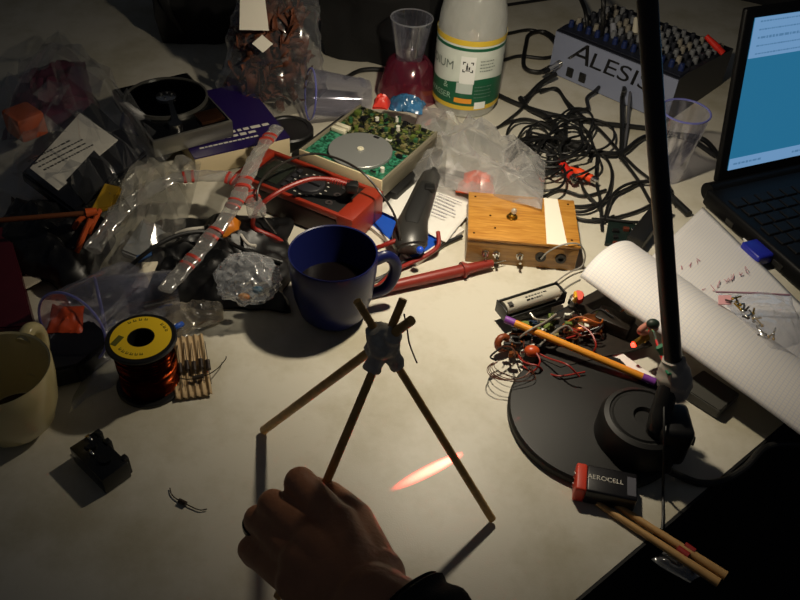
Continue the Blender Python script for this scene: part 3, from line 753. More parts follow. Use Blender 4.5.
ck = thing('prototype_circuit', 'heap of electronic parts and wires on a board above the lamp base', 'circuit', P(545, 335))
bm = BM(); slab(bm, PX([(508, 345, .010), (560, 368, .010), (652, 346, .010), (600, 290, .010)]), .0098, .0115); part('perfboard', bm, mat('board_brown', '#1d150d', .5, var=.3, scale=200), ck, True, smooth=False)
bm = BM(); slab(bm, PX([(512, 342), (556, 366), (646, 345), (600, 294)]), .0006, .0097); part('base_block', bm, BLACK, ck, True, smooth=False)
def cap_at(px, py, z, r, h, m, nm='capacitor', tilt=(0, 0)):
    bm = BM(); c = P(px, py, z); M = Matrix.Translation(c) @ Euler((tilt[0], tilt[1], 0)).to_matrix().to_4x4()
    lathe(bm, [(0, 0), (r, 0), (r, h*.9), (r*.9, h), (0, h)], 24, M); return part(nm, bm, m, ck, True)
ORG = mat('cap_orange', '#b8481c', .35); COP = mat('copper_coil', '#7a4420', .35, .8, var=.2, scale=300)
bm = BM(); sph(bm, P(532, 351, .020), .0062, (1.2, 1, .85), 18); part('orange_capacitor', bm, ORG, ck, True)
cap_at(578, 299, .022, .0055, .012, mat('cap_red', '#d63a16', .35), 'red_capacitor', (.5, -.2)); cap_at(573, 303, .016, .0055, .010, CHROME, 'capacitor', (.3, 0))
bm = BM(); box(bm, P(575, 297, .03), (.003, .009, .008), None, .0008); part('yellow_tab', bm, mat('cap_yellow', '#d8a31c', .4), ck, True)
# toroid with windings at the left
bm = BM(); Mt = LM(P(503, 343, .014), .4, 1.1, .3)
lathe(bm, [(.006+.0035*math.cos(a), .0035*math.sin(a)) for a in [2*PI*i/12 for i in range(12)]], 32, Mt, close=True); part('coil_core', bm, mat('coil_brown', '#7a3818', .45, var=.3, scale=200), ck, True)
bm = BM(); sph(bm, P(512, 342, .012), .008, (1, .8, 1), 16); part('dark_component', bm, BLACK, ck, True)
bm = BM()
for k in range(5):
    c = P(511, 368 + k*1.5, .006+.002*k); rr = .014+.0014*k; e = .7
    tube(bm, [c + Vector((rr*1.15*math.cos(t), rr*e*math.sin(t)+.002*math.sin(2*t+k), .003*math.sin(t+k)+.002)) for t in [PI*.75+2*PI*.72*i/12 for i in range(13)]], .0004, 6, n=5)
part('enamel_wire', bm, mat('enamel_wire', '#5a3322', .35, .4), ck, True)
bm = BM()
for k, (pts) in enumerate([[(516, 352, .01), (524, 362, .016), (538, 366, .018), (545, 372, .008), (560, 376, .014), (585, 372, .014)], [(523, 366, .008), (532, 372, .012), (540, 362, .02), (536, 352, .022)], [(578, 324, .03), (590, 332, .03), (596, 345, .026), (592, 354, .016)]]):
    tube(bm, PX(pts), .0009, 8)
part('red_wire', bm, mat('red_wire', '#8e2018', .4), ck, True)
bm = BM()
for pts in ([(519, 338, .022), (530, 330, .032), (545, 322, .034), (556, 314, .030)], [(530, 313, .030), (536, 319, .028), (548, 320, .026), (560, 318, .024)], [(556, 300, .02), (566, 288, .024), (580, 280, .016)], [(540, 345, .022), (552, 334, .028), (566, 326, .026), (576, 334, .02)]):
    bm = BM(); tube(bm, PX(pts), .0011, 8); part('silver_wire', bm, mat('silver_wire', '#b9b4a6', .3, .6), ck, True)
rn = random.Random(5)
for i in range(84):
    t = rn.random(); px = 508 + 92*t + rn.uniform(-6, 6); py = 342 - 22*t + rn.uniform(-10, 16)
    bm = BM(); m_ = rn.choice([BLACK, BLACK, BLACK, BLACK, CMP[1], CMP[2], CHROME, mat('comp_blue', '#1c2c44', .4), COP, mat('chip_white', '#d8d6c8', .5)])
    c = P(px, py, .014); box(bm, c + Vector((0, 0, rn.uniform(0, .006))), (rn.uniform(.003, .009), rn.uniform(.002, .006), rn.uniform(.003, .009)), None, .0004, 1)
    if rn.random() < .5: cyl(bm, c, c + Vector((rn.uniform(-.006, .006), rn.uniform(-.006, .006), rn.uniform(.006, .014))), .0005, seg=6)
    part('component', bm, m_, ck, True)
bm = BM(); sph(bm, P(592, 322, .018), .010, (1.5, .9, .7), 18); sph(bm, P(583, 330, .016), .008, (1.3, .9, .7), 16)
for v in bm.verts: v.co += Vector((1, 1, 1))*noise.noise(v.co*220)*.0014
part('wound_coil', bm, COP, ck, True)
rn = random.Random(77); WC = [('red_wire', '#8e2018'), ('brown_wire', '#4a2412'), ('black_wire', '#121212'), ('brown_wire', '#4a2412'), ('orange_wire', '#a8541c'), ('black_wire', '#121212')]
for i in range(18):
    px, py = rn.uniform(508, 600), 0; py = 344 - (px-508)*.25 + rn.uniform(-6, 14); pts = [(px, py, .014)]
    for k in range(3):
        px += rn.uniform(-16, 22); py += rn.uniform(-12, 12); pts.append((px, py, rn.uniform(.014, .03)))
    bm = BM(); tube(bm, PX(pts), .0009, 7); n_, c_ = WC[i % 6]; part('hookup_wire', bm, mat(n_, c_, .4), ck, True)
bm = BM(); c = P(614, 322, .019); box(bm, (0, 0, 0), (.036, .022, .014), LM(c, -.5), .002); part('transformer', bm, mat('dark_iron', '#221c16', .4, .4), ck, True)
osk = thing('orange_stick', 'orange stick with purple ends lying across the circuit and the lamp base', 'stick', P(580, 350))
a, b2 = P(505, 319, .031), P(655, 382, .0158); d = (b2-a).normalized(); L_ = (b2-a).length
bm = BM(); cyl(bm, a+d*.010, b2-d*.012, .0036, seg=12); part('barrel', bm, mat('orange_lacquer', '#e0932c', .4), osk, True)
for p, q_ in ((a, a+d*.010), (b2-d*.012, b2)):
    bm = BM(); cyl(bm, p, q_, .0037, seg=12); part('purple_tip', bm, mat('purple_tip', '#7d3f9a', .4), osk, True)
bm = sheet([P(588, 346, .004), P(648, 384, .014), P(656, 377, .016), P(602, 340, .004)], seed=8, amp=.001)
o = single('paper_strip', bm, WHITE, 'narrow white paper strip behind the orange stick', 'paper'); thick(o)

# ------------------------------------------------------------------ cups
def cup(nm, label, r0, r1, h, M, group=None):
    """clear plastic drinking cup, base radius r0, rim radius r1, standing along M's z"""
    c = thing(nm, label, 'cup', M.to_translation(), M.to_euler())
    bm = BM(); prof = [(0, .0012), (r0*.85, .0012), (r0, .0004)]
    for i in range(1, 13):
        t = i/12; prof.append((r0+(r1-r0)*t + (.0006 if i in (3, 9) else 0), h*t))
    prof += [(r1-.0006, h)] + [(r0+(r1-r0)*t/12-.0007, max(.002, h*t/12)) for t in range(11, -1, -1)]
    lathe(bm, prof, 56); part('body', bm, CUPM, c)
    bm = BM(); lathe(bm, [(r1+.0012*math.cos(a), h+.0012*math.sin(a)) for a in [2*PI*i/10 for i in range(10)]], 56, close=True); part('rim', bm, RIM, c)
    bm = BM()
    for i in range(10):
        a = -.5+.1*i; cyl(bm, ((r0+(r1-r0)*.12+.0002)*math.cos(a), (r0+(r1-r0)*.12+.0002)*math.sin(a), h*.10), ((r0+(r1-r0)*.26+.0002)*math.cos(a), (r0+(r1-r0)*.26+.0002)*math.sin(a), h*.2), .0006, seg=6)
    part('ribs', bm, CUPM, c)
    return c
def axis_M(base, rim, roll=0): return Matrix.Translation(Vector(base)) @ frame_to(base, rim) @ Matrix.Rotation(roll, 4, 'Z')
c0 = P(665, 176)
cup('plastic_cup', 'clear plastic cup standing upright between the lamp arm and the laptop', .0195, .0290, .092, Matrix.Translation(c0))
cup('plastic_cup', 'clear plastic cup lying on its side by the white mug, mouth towards the viewer', .024, .0355, .085, axis_M(P(74, 326, .038)+Vector((.026, .077, -.014)), P(74, 326, .038), 2.9))
cup('plastic_cup', 'clear plastic cup lying on its side between the wire spool and the milky bag', .020, .0265, .070, axis_M(P(176, 290, .026), P(130, 299, .028), 1.2))
cup('plastic_cup', 'clear plastic cup lying on its side behind the open green drive', .022, .033, .078, axis_M(P(368, 97, .028), P(305, 94, .040), 1.5))
fc = P(407, 97)
fl = thing('tall_cup', 'tall clear flute cup standing in a pink cone foot beside the bottle', 'cup', fc)
bm = BM(); lathe(bm, [(.0105, .004), (.012, .015), (.018, .06), (.0245, .095), (.0280, .115), (.0275, .115), (.0239, .095), (.0175, .06), (.0114, .015), (0, .005)], 48); part('bowl', bm, CUPM, fl)
bm = BM(); lathe(bm, [(.0280+.0008*math.cos(a), .115+.001*math.sin(a)) for a in [2*PI*i/8 for i in range(8)]], 48, close=True); part('rim', bm, film('cup_edge', tint=(.8, .8, .85), base=.3, edge=.8, diff=.5), fl)
bm = BM(); lathe(bm, [(.040, .0), (.0395, .018), (.035, .040), (.027, .056), (.021, .062), (.020, .060), (.026, .055), (.034, .039), (.0385, .017), (.039, .0)], 40)
for v in bm.verts: v.co += Vector((noise.noise(v.co*60), noise.noise(v.co*60+Vector((4, 0, 0))), 0))*.004
part('pink_foot', bm, film('pink_film', tint=(.78, .38, .45), base=.26, edge=.6, diff=.6, dcol=(.36, .05, .11)), fl)

# ------------------------------------------------------------------ bottle
bc = P(464, 112) ; bc.y += .022
bt = thing('water_bottle', 'large clear water bottle with a white and green label and yellow bands', 'bottle', (bc.x, bc.y, 0))
r = .0455
bm = BM(); lathe(bm, [(0, .004), (.02, .004), (.032, .0), (.041, .003), (r-.001, .014), (r-.001, .118), (r-.002, .132), (r-.005, .146), (.034, .166), (.024, .192), (.0145, .212), (.0135, .240), (.0125, .240), (.0135, .212), (.023, .191), (.033, .165), (r-.006, .146), (r-.003, .132), (r-.002, .118), (r-.002, .014), (0, .006)], 64)
part('body', bm, film('bottle_film', tint=(.9, .92, .92), base=.42, edge=.8, diff=.68, dcol=(.95, .95, .90), rough=.1, bump=.4, bscale=90), bt)
bm = BM(); lathe(bm, [(.0145, .226), (.0155, .226), (.0155, .244), (.014, .246), (0, .246)], 32); part('cap', bm, mat('cap_green', '#1d6b3f', .4), bt)
def band(z0, z1, rr, m, nm, par=bt):
    bm = BM(); lathe(bm, [(rr, z0), (rr, z1), (rr-.0003, z1), (rr-.0003, z0)], 72, close=True); return part(nm, bm, m, par)
lab = band(.016, .112, r+.0002, mat('label_white', '#cfd6cc', .35, var=.06, scale=60), 'label')
band(.016, .022, r+.0006, mat('label_yellow', '#d2b23a', .35), 'yellow_band', lab)
band(.106, .113, r+.0006, mat('label_yellow', '#d2b23a', .35), 'yellow_band', lab)
GRN = mat('label_green', '#1a5a3e', .35)
bm = BM(); N_ = 72
lo, hi = [], []
for i in range(N_):
    a = 2*PI*i/N_; lo.append(bm.verts.new(((r+.0005)*math.cos(a), (r+.0005)*math.sin(a), .022))); hi.append(bm.verts.new(((r+.0005)*math.cos(a), (r+.0005)*math.sin(a), .056 - .005*math.sin(a*2+.6))))
for i in range(N_): bm.faces.new((lo[i], lo[(i+1) % N_], hi[(i+1) % N_], hi[i]))
part('green_field', bm, GRN, lab)
band(.099, .103, r+.0005, GRN, 'green_line', lab)
def onb(a0, z0, rr):                      # wraps flat lettering round the bottle; a0 is the angle of the text's middle
    return lambda c: Vector((rr*math.cos(a0 + c.x/rr), rr*math.sin(a0 + c.x/rr), z0 + c.y))
F0 = -PI/2 - math.atan2(bc.x, bc.y)         # the side that faces the viewer
bm = BM(); text_bm(bm, 'MEDIUM', .0165, Matrix(), .0001, bend=onb(F0-1.08, .076, r+.0007)); part('lettering', bm, mat('label_letters', '#7f8a84', .4), lab)
bm = BM(); text_bm(bm, '&', .012, Matrix(), .0001, bend=onb(F0-.62, .0475, r+.0009)); text_bm(bm, 'WASSER', .0115, Matrix(), .0001, bend=onb(F0-.88, .0335, r+.0009)); part('lettering', bm, mat('label_pale', '#c9e0cc', .4), lab)
def patch(x0, x1, z0, z1, a0, rr, m, nm, n=10):
    bm = BM(); g = [[bm.verts.new((rr*math.cos(a0+(x0+(x1-x0)*i/n)/rr), rr*math.sin(a0+(x0+(x1-x0)*i/n)/rr), z)) for z in (z0, z1)] for i in range(n+1)]
    for a, b in zip(g, g[1:]): bm.faces.new((a[0], b[0], b[1], a[1]))
    return part(nm, bm, m, lab)
patch(-.010, .010, .054, .092, F0, r+.001, mat('sticker_white', '#e6e8e4', .4), 'deposit_sticker')
patch(-.012, .010, .040, .055, F0-.02, r+.001, mat('sticker_grey', '#b9c2bc', .4), 'sticker')
patch(-.012, .012, .026, .033, F0-.05, r+.001, mat('label_orange', '#e0932c', .4), 'orange_field')
patch(.014, .030, .018, .028, F0, r+.0012, mat('sticker_white', '#e6e8e4', .4), 'pale_field')
bm = BM()
for sx in (-1, 1):
    for sz in (-1, 1):
        box(bm, (sx*.0052, .078+sz*.0065 - .0, 0), (.0036, .0013, .0003)); box(bm, (sx*.0064, .078+sz*.0052, 0), (.0013, .0036, .0003))
box(bm, (-.0012, .0775, 0), (.0024, .006, .0003)); box(bm, (-.0012, .082, 0), (.0012, .003, .0003)); box(bm, (.0018, .0765, 0), (.0020, .004, .0003)); box(bm, (0, .0732, 0), (.006, .001, .0003))
for v in bm.verts: v.co = onb(F0, 0, r+.0013 + v.co.z)(Vector((v.co.x, v.co.y, 0)))
part('deposit_mark', bm, mat('black_ink', '#101010', .5), lab)
for a_ in ((.016, .086, .024, 4, .0045, .0016, Matrix(), 3), (.012, .05, .03, 4, .005, .0016, Matrix(), 4)):
    bm = BM(); marks(bm, *a_)
    for v in bm.verts: v.co = onb(F0, 0, r+.0011)(Vector((v.co.x, v.co.y, 0)))
    part('small_print', bm, mat('label_letters', '#7f8a84', .4), lab)

bm = BM(); bag(bm, [P(388, 108, .048), P(422, 114, .048), P(426, 102, .048), P(394, 96, .048)], .010, .010, 60, 9, 26, 20)
o = single('sweet_wrapper', bm, mat('wrapper_blue', '#34648c', .25, var=.5, scale=60, spec=.8), 'crumpled blue sweet wrapper on the far end of the open green drive', 'wrapper')
bm = BM(); bag(bm, [P(372, 108, .052), P(386, 110, .052), P(390, 102, .052), P(374, 100, .052)], .012, .008, 80, 4, 16, 12)
o = single('red_scrap', bm, mat('scrap_red', '#d2382c', .35), 'small crumpled red scrap beside the blue sweet wrapper', 'wrapper')

# ------------------------------------------------------------------ clear zip bag behind the wooden box
bm = BM(); crisp_bag(bm, [P(400, 178, .014), P(542, 208, .040), P(546, 160, .010), P(420, 106, .012)], .026, .024, 2, 12, 9)
single('clear_bag', bm, film('crisp_film', tint=(.93, .93, .93), base=.30, edge=.70, diff=.46, rough=.11, dcol=(.97, .96, .94)), 'large crumpled clear plastic bag behind the wooden box', 'bag', smooth=True, sharp=9)
bm = BM(); bag(bm, [P(456, 192, .016), P(495, 196, .016), P(494, 178, .016), P(462, 172, .016)], .014, .006, 60, 7, 24, 18)
single('orange_part', bm, mat('pack_orange', '#e0562c', .4, var=.15), 'orange red packet inside the clear bag behind the wooden box', 'packet')
bm = sheet([P(447, 178, .014), P(470, 196, .014), P(474, 178, .014), P(458, 162, .014)], seed=12)
o = single('paper_slip', bm, WHITE, 'white paper slip inside the clear bag beside the orange packet', 'paper'); thick(o)
bm = BM(); slab(bm, PX([(437, 187), (466, 197), (466, 190), (440, 183)]), .016, .024); single('grey_connector', bm, STEEL, 'short grey metal piece at the left back corner of the wooden box', 'metal piece')

# ------------------------------------------------------------------ flexible milky strips with red bands
BANDM = mat('red_band_print', '#a63226', .5)
TUBM = film('strip_film', tint=(.90, .90, .88), base=.25, edge=.75, diff=.5, dcol=(.8, .78, .74))
def strip_tube(label, px, bands, r=.0082):
    t = thing('plastic_strip', label, 'plastic strip', P(px[len(px)//2][0], px[len(px)//2][1]))
    c = spline(PX(px), 12)
    bm = BM(); tube(bm, c, r, 14, smooth=False, flat=.45)
    for v in bm.verts: v.co += Vector((noise.noise(v.co*90), noise.noise(v.co*90+Vector((7, 0, 0))), noise.noise(v.co*90+Vector((0, 7, 0)))))*.0022
    part('sleeve', bm, TUBM, t, True)
    for f in bands:
        for o_ in (0, 3):
            i = min(int(f*(len(c)-4)) + o_, len(c)-3); bm = BM(); tube(bm, c[i:i+2], r*1.05, 14, smooth=False, flat=.5)
            part('red_band', bm, BANDM, t, True)
    return t
strip_tube('long milky plastic strip with red bands reaching up to the purple box', [(164, 290, .048), (186, 266, .052), (210, 238, .060), (228, 214, .066), (240, 193, .070), (252, 165, .066), (264, 144, .060), (277, 128, .054)], (.16, .30, .50, .62, .92))
strip_tube('shorter milky plastic strip with red bands crossing the longer one', [(92, 250, .045), (112, 222, .052), (140, 196, .058), (172, 180, .060), (205, 176, .060), (236, 180, .058), (252, 198, .056), (258, 216, .050)], (.50, .70, .86), .0092)

# ------------------------------------------------------------------ mixer
x0, x1 = P(549, 72), P(666, 123)
rz = ang(x0, x1); MXW = (x1-x0).length; MXD = .165; MXH = .066
mx = thing('audio_mixer', 'grey audio mixer with rows of knobs standing at the far right', 'mixer', x0, rz)
bm = BM()
pr = [(0, 0), (0, MXH), (.02, MXH+.002), (MXD, MXH-.008), (MXD, 0)]
lo = [bm.verts.new((0, y, z)) for y, z in pr]; hi = [bm.verts.new((MXW, y, z)) for y, z in pr]
bm.faces.new(lo); bm.faces.new(list(reversed(hi)))
for i in range(5): j = (i+1) % 5; bm.faces.new((lo[i], hi[i], hi[j], lo[j]))
bmesh.ops.recalc_face_normals(bm, faces=bm.faces)
part('case', bm, mat('mixer_dark', '#1b1d26', .45), mx, smooth=False)
bm = BM(); box(bm, (MXW/2, -.0008, MXH/2), (MXW, .0018, MXH-.003)); part('front_panel', bm, mat('mixer_grey', '#8289a0', .45), mx, smooth=False)
bm = BM(); box(bm, (MXW/2, .018, MXH+.0022), (MXW-.004, .03, .001), LM((0, 0, 0))); part('top_stripe', bm, mat('mixer_stripe', '#20232e', .45), mx, smooth=False)
bm = BM(); text_bm(bm, 'A', .044, LM((.045, -.0018, .046), 0, PI/2), .0004, shear=.3, sx=1.25); text_bm(bm, 'LESIS', .033, LM((.112, -.0018, .0435), 0, PI/2), .0004, shear=.12, sx=1.42)
part('lettering', bm, mat('letter_black', '#0c0c10', .4), mx)
for x in (.036, .058):
    bm = BM(); box(bm, (x, -.0022, .014), (.011, .003, .014), None, .001); cyl(bm, (x, -.003, .014), (x, -.0045, .014), .004, seg=16); part('socket', bm, BLACK, mx)
KB = BM(); lathe(KB, [(0, 0), (.0042, 0), (.0036, .009), (.0032, .0105), (0, .0107)], 14); box(KB, (0, .0018, .0108), (.0008, .003, .0006))
KMS = [mat('knob_grey', '#74767a', .4), mat('knob_dark', '#2a2c34', .4), mat('knob_blue', '#1c2a58', .4), mat('knob_tan', '#8a8478', .4)]
kme = bpy.data.meshes.new('knob'); KB.to_mesh(kme); KB.free(); kme.materials.append(KMS[0])
kmes = [kme]
for m_ in KMS[1:]:
    q = kme.copy(); q.materials[0] = m_; kmes.append(q)
rn = random.Random(8)
for i in range(13):
    for j in range(7):
        y = .020 + j*.0200; z = MXH + .002 - .010*(y-.02)/(MXD-.02)
        k = bpy.data.objects.new('knob', kmes[2] if j == 0 else rn.choice(kmes[:2] + [kmes[0], kmes[3]])); C.objects.link(k); k.parent = mx
        k.location = (.010 + i*(MXW-.02)/12, y, z-.0006); k.rotation_euler = (0, 0, rn.uniform(-2, 2))
jk = thing('jack_plug', 'silver jack plug pushed into the left end of the mixer front', 'plug', P(552, 72, .018))
a, b2 = P(566, 60, .022), P(548, 70, .020); d = (b2-a).normalized()
bm = BM(); cyl(bm, a, b2, .0045, .0045, 18)
for i in range(5): cyl(bm, a+d*(.003+.004*i), a+d*(.0045+.004*i), .0052, seg=18)
part('barrel', bm, CHROME, jk, True)
bm = BM(); cyl(bm, b2, b2+d*.012, .0042, .0026, 14); part('strain_relief', bm, BLACK, jk, True)
bm = BM(); a, b2 = P(706, 36, .09), P(718, 48, .078); cyl(bm, a, b2, .0036, .0050, 18); cyl(bm, b2, b2+(b2-a).normalized()*.010, .0042, seg=14)
single('red_plug', bm, mat('plug_red', '#d82a1c', .35), 'red plug sticking up from the knobs of the mixer', 'plug')
bm = BM(); cyl(bm, P(635, 34, .068), P(636, 18, .085), .005, .003, 16); single('white_plug', bm, mat('plug_white', '#cfc8b4', .4), 'pale plug standing in the mixer beside the lamp arm', 'plug')
bm = BM(); cyl(bm, P(614, 36, .068), P(613, 24, .080), .005, .004, 16); single('grey_plug', bm, mat('plug_grey', '#8d8f98', .4), 'grey plug standing in the mixer left of the pale plug', 'plug')
bm = BM(); tube(bm, PX([(600, 40, .062), (603, 15, .10), (598, -10, .12), (560, -30, .05)]), .0035, 10); tube(bm, PX([(588, 36, .06), (585, 10, .09), (575, -12, .07)]), .003, 10)
single('mixer_cable', bm, RUB, 'black cables rising from the top left of the mixer', 'cable')

# ------------------------------------------------------------------ laptop
l0 = P(706, 189, .026); rz = R(25); LW, LD = .345, .235
lp = thing('laptop', 'black laptop with a lit blue screen at the right edge', 'laptop', (l0.x, l0.y, 0), rz)
bm = BM(); box(bm, (LW/2, -LD/2, .0155), (LW, LD, .021), None, .004, 3)
for x in (.02, LW-.02): cyl(bm, (x, -.02, 0), (x, -.02, .006), .006); cyl(bm, (x, -LD+.02, 0), (x, -LD+.02, .006), .006)
part('base', bm, mat('laptop_black', '#09090a', .5, spec=.2), lp)
bm = BM(); cyl(bm, (.006, .002, .019), (LW-.006, .002, .019), .011, seg=24); part('hinge', bm, mat('laptop_black', '#09090a', .5, spec=.2), lp)
kb = bmesh.new(); box(kb, (0, 0, 0), (.0165, .0155, .0022), None, .0012, 2)
km = bpy.data.meshes.new('key'); kb.to_mesh(km); kb.free(); km.materials.append(mat('key_black', '#101012', .55, spec=.2))
for i in range(16):
    for j in range(6):
        k = bpy.data.objects.new('key', km); C.objects.link(k); k.parent = lp; k.location = (.018 + i*.0188 + (j % 3)*.003, -.036 - j*.0182, .0268)
bm = BM(); box(bm, (LW/2, -.19, .0262), (.075, .045, .0006)); part('touchpad', bm, mat('pad_black', '#17171a', .3), lp)
TILT = R(13); SH = .200
Ms = LM((0, .004, .028)) @ Matrix.Rotation(-TILT, 4, 'X')
bm = BM(); box(bm, (LW/2+.009, .004, SH/2), (LW-.018, .008, SH), Ms, .003, 3); part('lid', bm, mat('laptop_black', '#09090a', .5, spec=.2), lp)
SX0, SZ0, SX1, SZ1 = .031, .014, LW-.014, SH-.011
bm = BM(); box(bm, ((SX0+SX1)/2, -.0004, (SZ0+SZ1)/2), (SX1-SX0, .0012, SZ1-SZ0), Ms)
scm = mat('screen_teal', '#05080a', .3, emit='#2f84b0', es=.6)
scr = part('screen', bm, scm, lp, smooth=False)
HT = (SZ1-SZ0)
bm = BM(); box(bm, ((SX0+SX1)/2, -.0012, SZ1-HT*.125), (SX1-SX0, .0006, HT*.25), Ms); part('menu_bar', bm, mat('screen_pale', '#05080a', .3, emit='#86b8ea', es=.6), scr, smooth=False)
bm = BM(); box(bm, ((SX0+SX1)/2, -.0012, SZ0+HT*.04), (SX1-SX0, .0006, HT*.08), Ms); part('task_bar', bm, mat('screen_pale', '#05080a', .3, emit='#86b8ea', es=.6), scr, smooth=False)
bm = BM(); MK = Ms @ LM((0, -.0017, 0), 0, PI/2)
for k in range(5):
    bm = BM(); marks(bm, SX0+.008, SZ1-HT*(.025+.05*k), SX1-SX0-.02, 1, .004, .0018 if k != 2 else .003, MK, 20+k, .0002)
    part('text_row', bm, mat('screen_text', '#05080a', .3, emit='#6496c4', es=.6), scr, smooth=False)
for k in range(3):
    bm = BM(); marks(bm, SX0+.006+.09*k, SZ0+HT*.04, .05, 1, .004, .0030, MK, 40+k, .0002)
    part('task_text', bm, mat('screen_text', '#05080a', .3, emit='#6496c4', es=.6), scr, smooth=False)
for y, d_ in ((-.05, .012), (-.13, .014)):
    bm = BM(); box(bm, (.001, y, .012), (.004, d_, .006)); part('side_port', bm, STEEL, lp)
ub0 = P(763, 247, .019)
ub = thing('usb_dongle', 'dark blue dongle plugged into the side of the laptop', 'dongle', (ub0.x, ub0.y, .006), rz)
bm = BM(); box(bm, (0, 0, .007), (.036, .030, .014), None, .003, 3); part('body', bm, mat('dongle_blue', '#1f2796', .35), ub)
bm = BM(); box(bm, (.024, 0, .007), (.016, .012, .0045)); part('connector', bm, STEEL, ub)
bm = BM(); box(bm, P(748, 238, .008), (.012, .016, .003), LM((0, 0, 0)), .0005); single('white_card', bm, WHITE, 'small white card behind the blue dongle beside the laptop', 'card')

# ------------------------------------------------------------------ notebook of squared paper
def squared():
    m = mat('squared_paper', '#dedad6', .7); nt = m.node_tree; b = nt.nodes['Principled BSDF']
    uv = nt.nodes.new('ShaderNodeUVMap'); sx = nt.nodes.new('ShaderNodeSeparateXYZ'); nt.links.new(uv.outputs[0], sx.inputs[0])
    mx_ = None
    for k, n in (('X', 64), ('Y', 64)):
        a = nt.nodes.new('ShaderNodeMath'); a.operation = 'MULTIPLY'; a.inputs[1].default_value = n; nt.links.new(sx.outputs[k], a.inputs[0])
        f = nt.nodes.new('ShaderNodeMath'); f.operation = 'FRACT'; nt.links.new(a.outputs[0], f.inputs[0])
        g = nt.nodes.new('ShaderNodeMath'); g.operation = 'LESS_THAN'; g.inputs[1].default_value = .16; nt.links.new(f.outputs[0], g.inputs[0])
        if mx_ is None: mx_ = g
        else:
            h = nt.nodes.new('ShaderNodeMath'); h.operation = 'MAXIMUM'; nt.links.new(mx_.outputs[0], h.inputs[0]); nt.links.new(g.outputs[0], h.inputs[1]); mx_ = h
    r = nt.nodes.new('ShaderNodeMix'); r.data_type = 'RGBA'; r.inputs[6].default_value = rgb('#e2deda'); r.inputs[7].default_value = rgb('#d0d0d8'); nt.links.new(mx_.outputs[0], r.inputs[0])
    nt.links.new(r.outputs[2], b.inputs['Base Color']); return m
SQ = squared()
nb = thing('notebook', 'squared notebook with red handwriting and a curled front page', 'notebook', P(740, 330))
bm = sheet([P(640, 268, .020), P(800, 430, .026), P(850, 352, .014), P(703, 207, .012)], 24, 24, seed=4, amp=.001)
thick(part('page', bm, SQ, nb, True), .0006)
# curled page: starts at the fold on the lower page, arches up and over to its free edge
def curled():
    bm = BM(); uvl = bm.loops.layers.uv.new('UVMap'); g = []
    a0, a1 = P(636, 247, .030), P(850, 395, .026)       # fold line
    b0, b1 = P(580, 277, .046), P(822, 450, .036)       # free edge
    nu, nv = 30, 26
    for i in range(nu+1):
        u = i/nu; p, q = a0.lerp(a1, u), b0.lerp(b1, u); row = []
        for j in range(nv+1):
            v = j/nv
            r = p.lerp(q, v); r.z += .024*math.sin(PI*v)**.8*(1-.15*u) + .0015*noise.noise(r*18)
            out = (q-p).normalized(); r += out*.010*math.sin(PI*v)*v
            row.append(bm.verts.new(r))
        g.append(row)
    for i in range(nu):
        for j in range(nv):
            f = bm.faces.new((g[i][j], g[i][j+1], g[i+1][j+1], g[i+1][j]))
            for l, (x, y) in zip(f.loops, ((i, j), (i, j+1), (i+1, j+1), (i+1, j))): l[uvl].uv = (x/nu, y/nv*.5)
    return bm
thick(part('curled_page', curled(), SQ, nb, True), .0005)
bm = BM(); rn = random.Random(31)
def hand_line(p0, p1, n, h):
    p0, p1 = Vector(p0), Vector(p1)
    for i in range(n):
        a = p0.lerp(p1, i/n); pts = []
        for k in range(4): pts.append((a.x + rn.uniform(-h, h)*.7, a.y + rn.uniform(-h, h), a.z))
        tube(bm, PX(pts), .00032, 5, n=4)
hand_line((683, 268, .0195), (706, 258, .018), 3, 3); hand_line((690, 298, .021), (755, 266, .0185), 9, 4); hand_line((700, 312, .022), (722, 300, .021), 3, 3)
part('handwriting', bm, mat('red_pencil', '#b8808c', .7), nb, True)
zb = thing('small_zip_bag', 'small clear zip bag of pins lying on the curled notebook page', 'bag', P(755, 318, .03))
bm = BM(); bag(bm, [P(770, 352, .052), P(806, 340, .046), P(790, 294, .036), P(717, 293, .040)], .012, .005, 50, 6, 36, 28); part('pouch', bm, film('zip_film', tint=(.95, .95, .96), base=.16, diff=.6, dcol=(.95, .95, .97)), zb, True)
bm = BM(); tube(bm, PX([(716, 292, .046), (752, 293, .045), (790, 295, .042)]), .0010, 8); part('zip_line', bm, mat('zip_mauve', '#a07a8a', .5), zb, True)
bm = BM(); slab(bm, PX([(719, 303, .05), (732, 303, .05), (732, 294, .05), (719, 294, .05)]), .0475, .0485); part('pink_print', bm, mat('zip_pink', '#d8a0a4', .5), zb, True)
rn = random.Random(9)
for i in range(22):
    px, py = 733 + i*1.9 + rn.uniform(-4, 4), 300 + i*1.9 + rn.uniform(-4, 3); a = P(px, py, .051); t = rn.uniform(0, 3.1); l = rn.uniform(.005, .011)
    bm = BM(); d = Vector((math.cos(t), math.sin(t), 0)); cyl(bm, a, a + d*l, .0009, seg=8); sph(bm, a, .0016, seg=8)
    o = single('pin', bm, [mat('brass', '#b08d3c', .3, 1), mat('lead_dark', '#3a332c', .4, .5), CHROME][i % 3], 'tiny metal pin inside the small zip bag on the notebook', 'pin', 'pins in the small zip bag')
bm = BM(); slab(bm, PX([(676, 394), (716, 420), (736, 402), (700, 378)]), .0008, .012, .001); single('plastic_bracket', bm, mat('bracket_grey', '#45443f', .5), 'grey plastic bracket in the shade under the notebook', 'bracket')

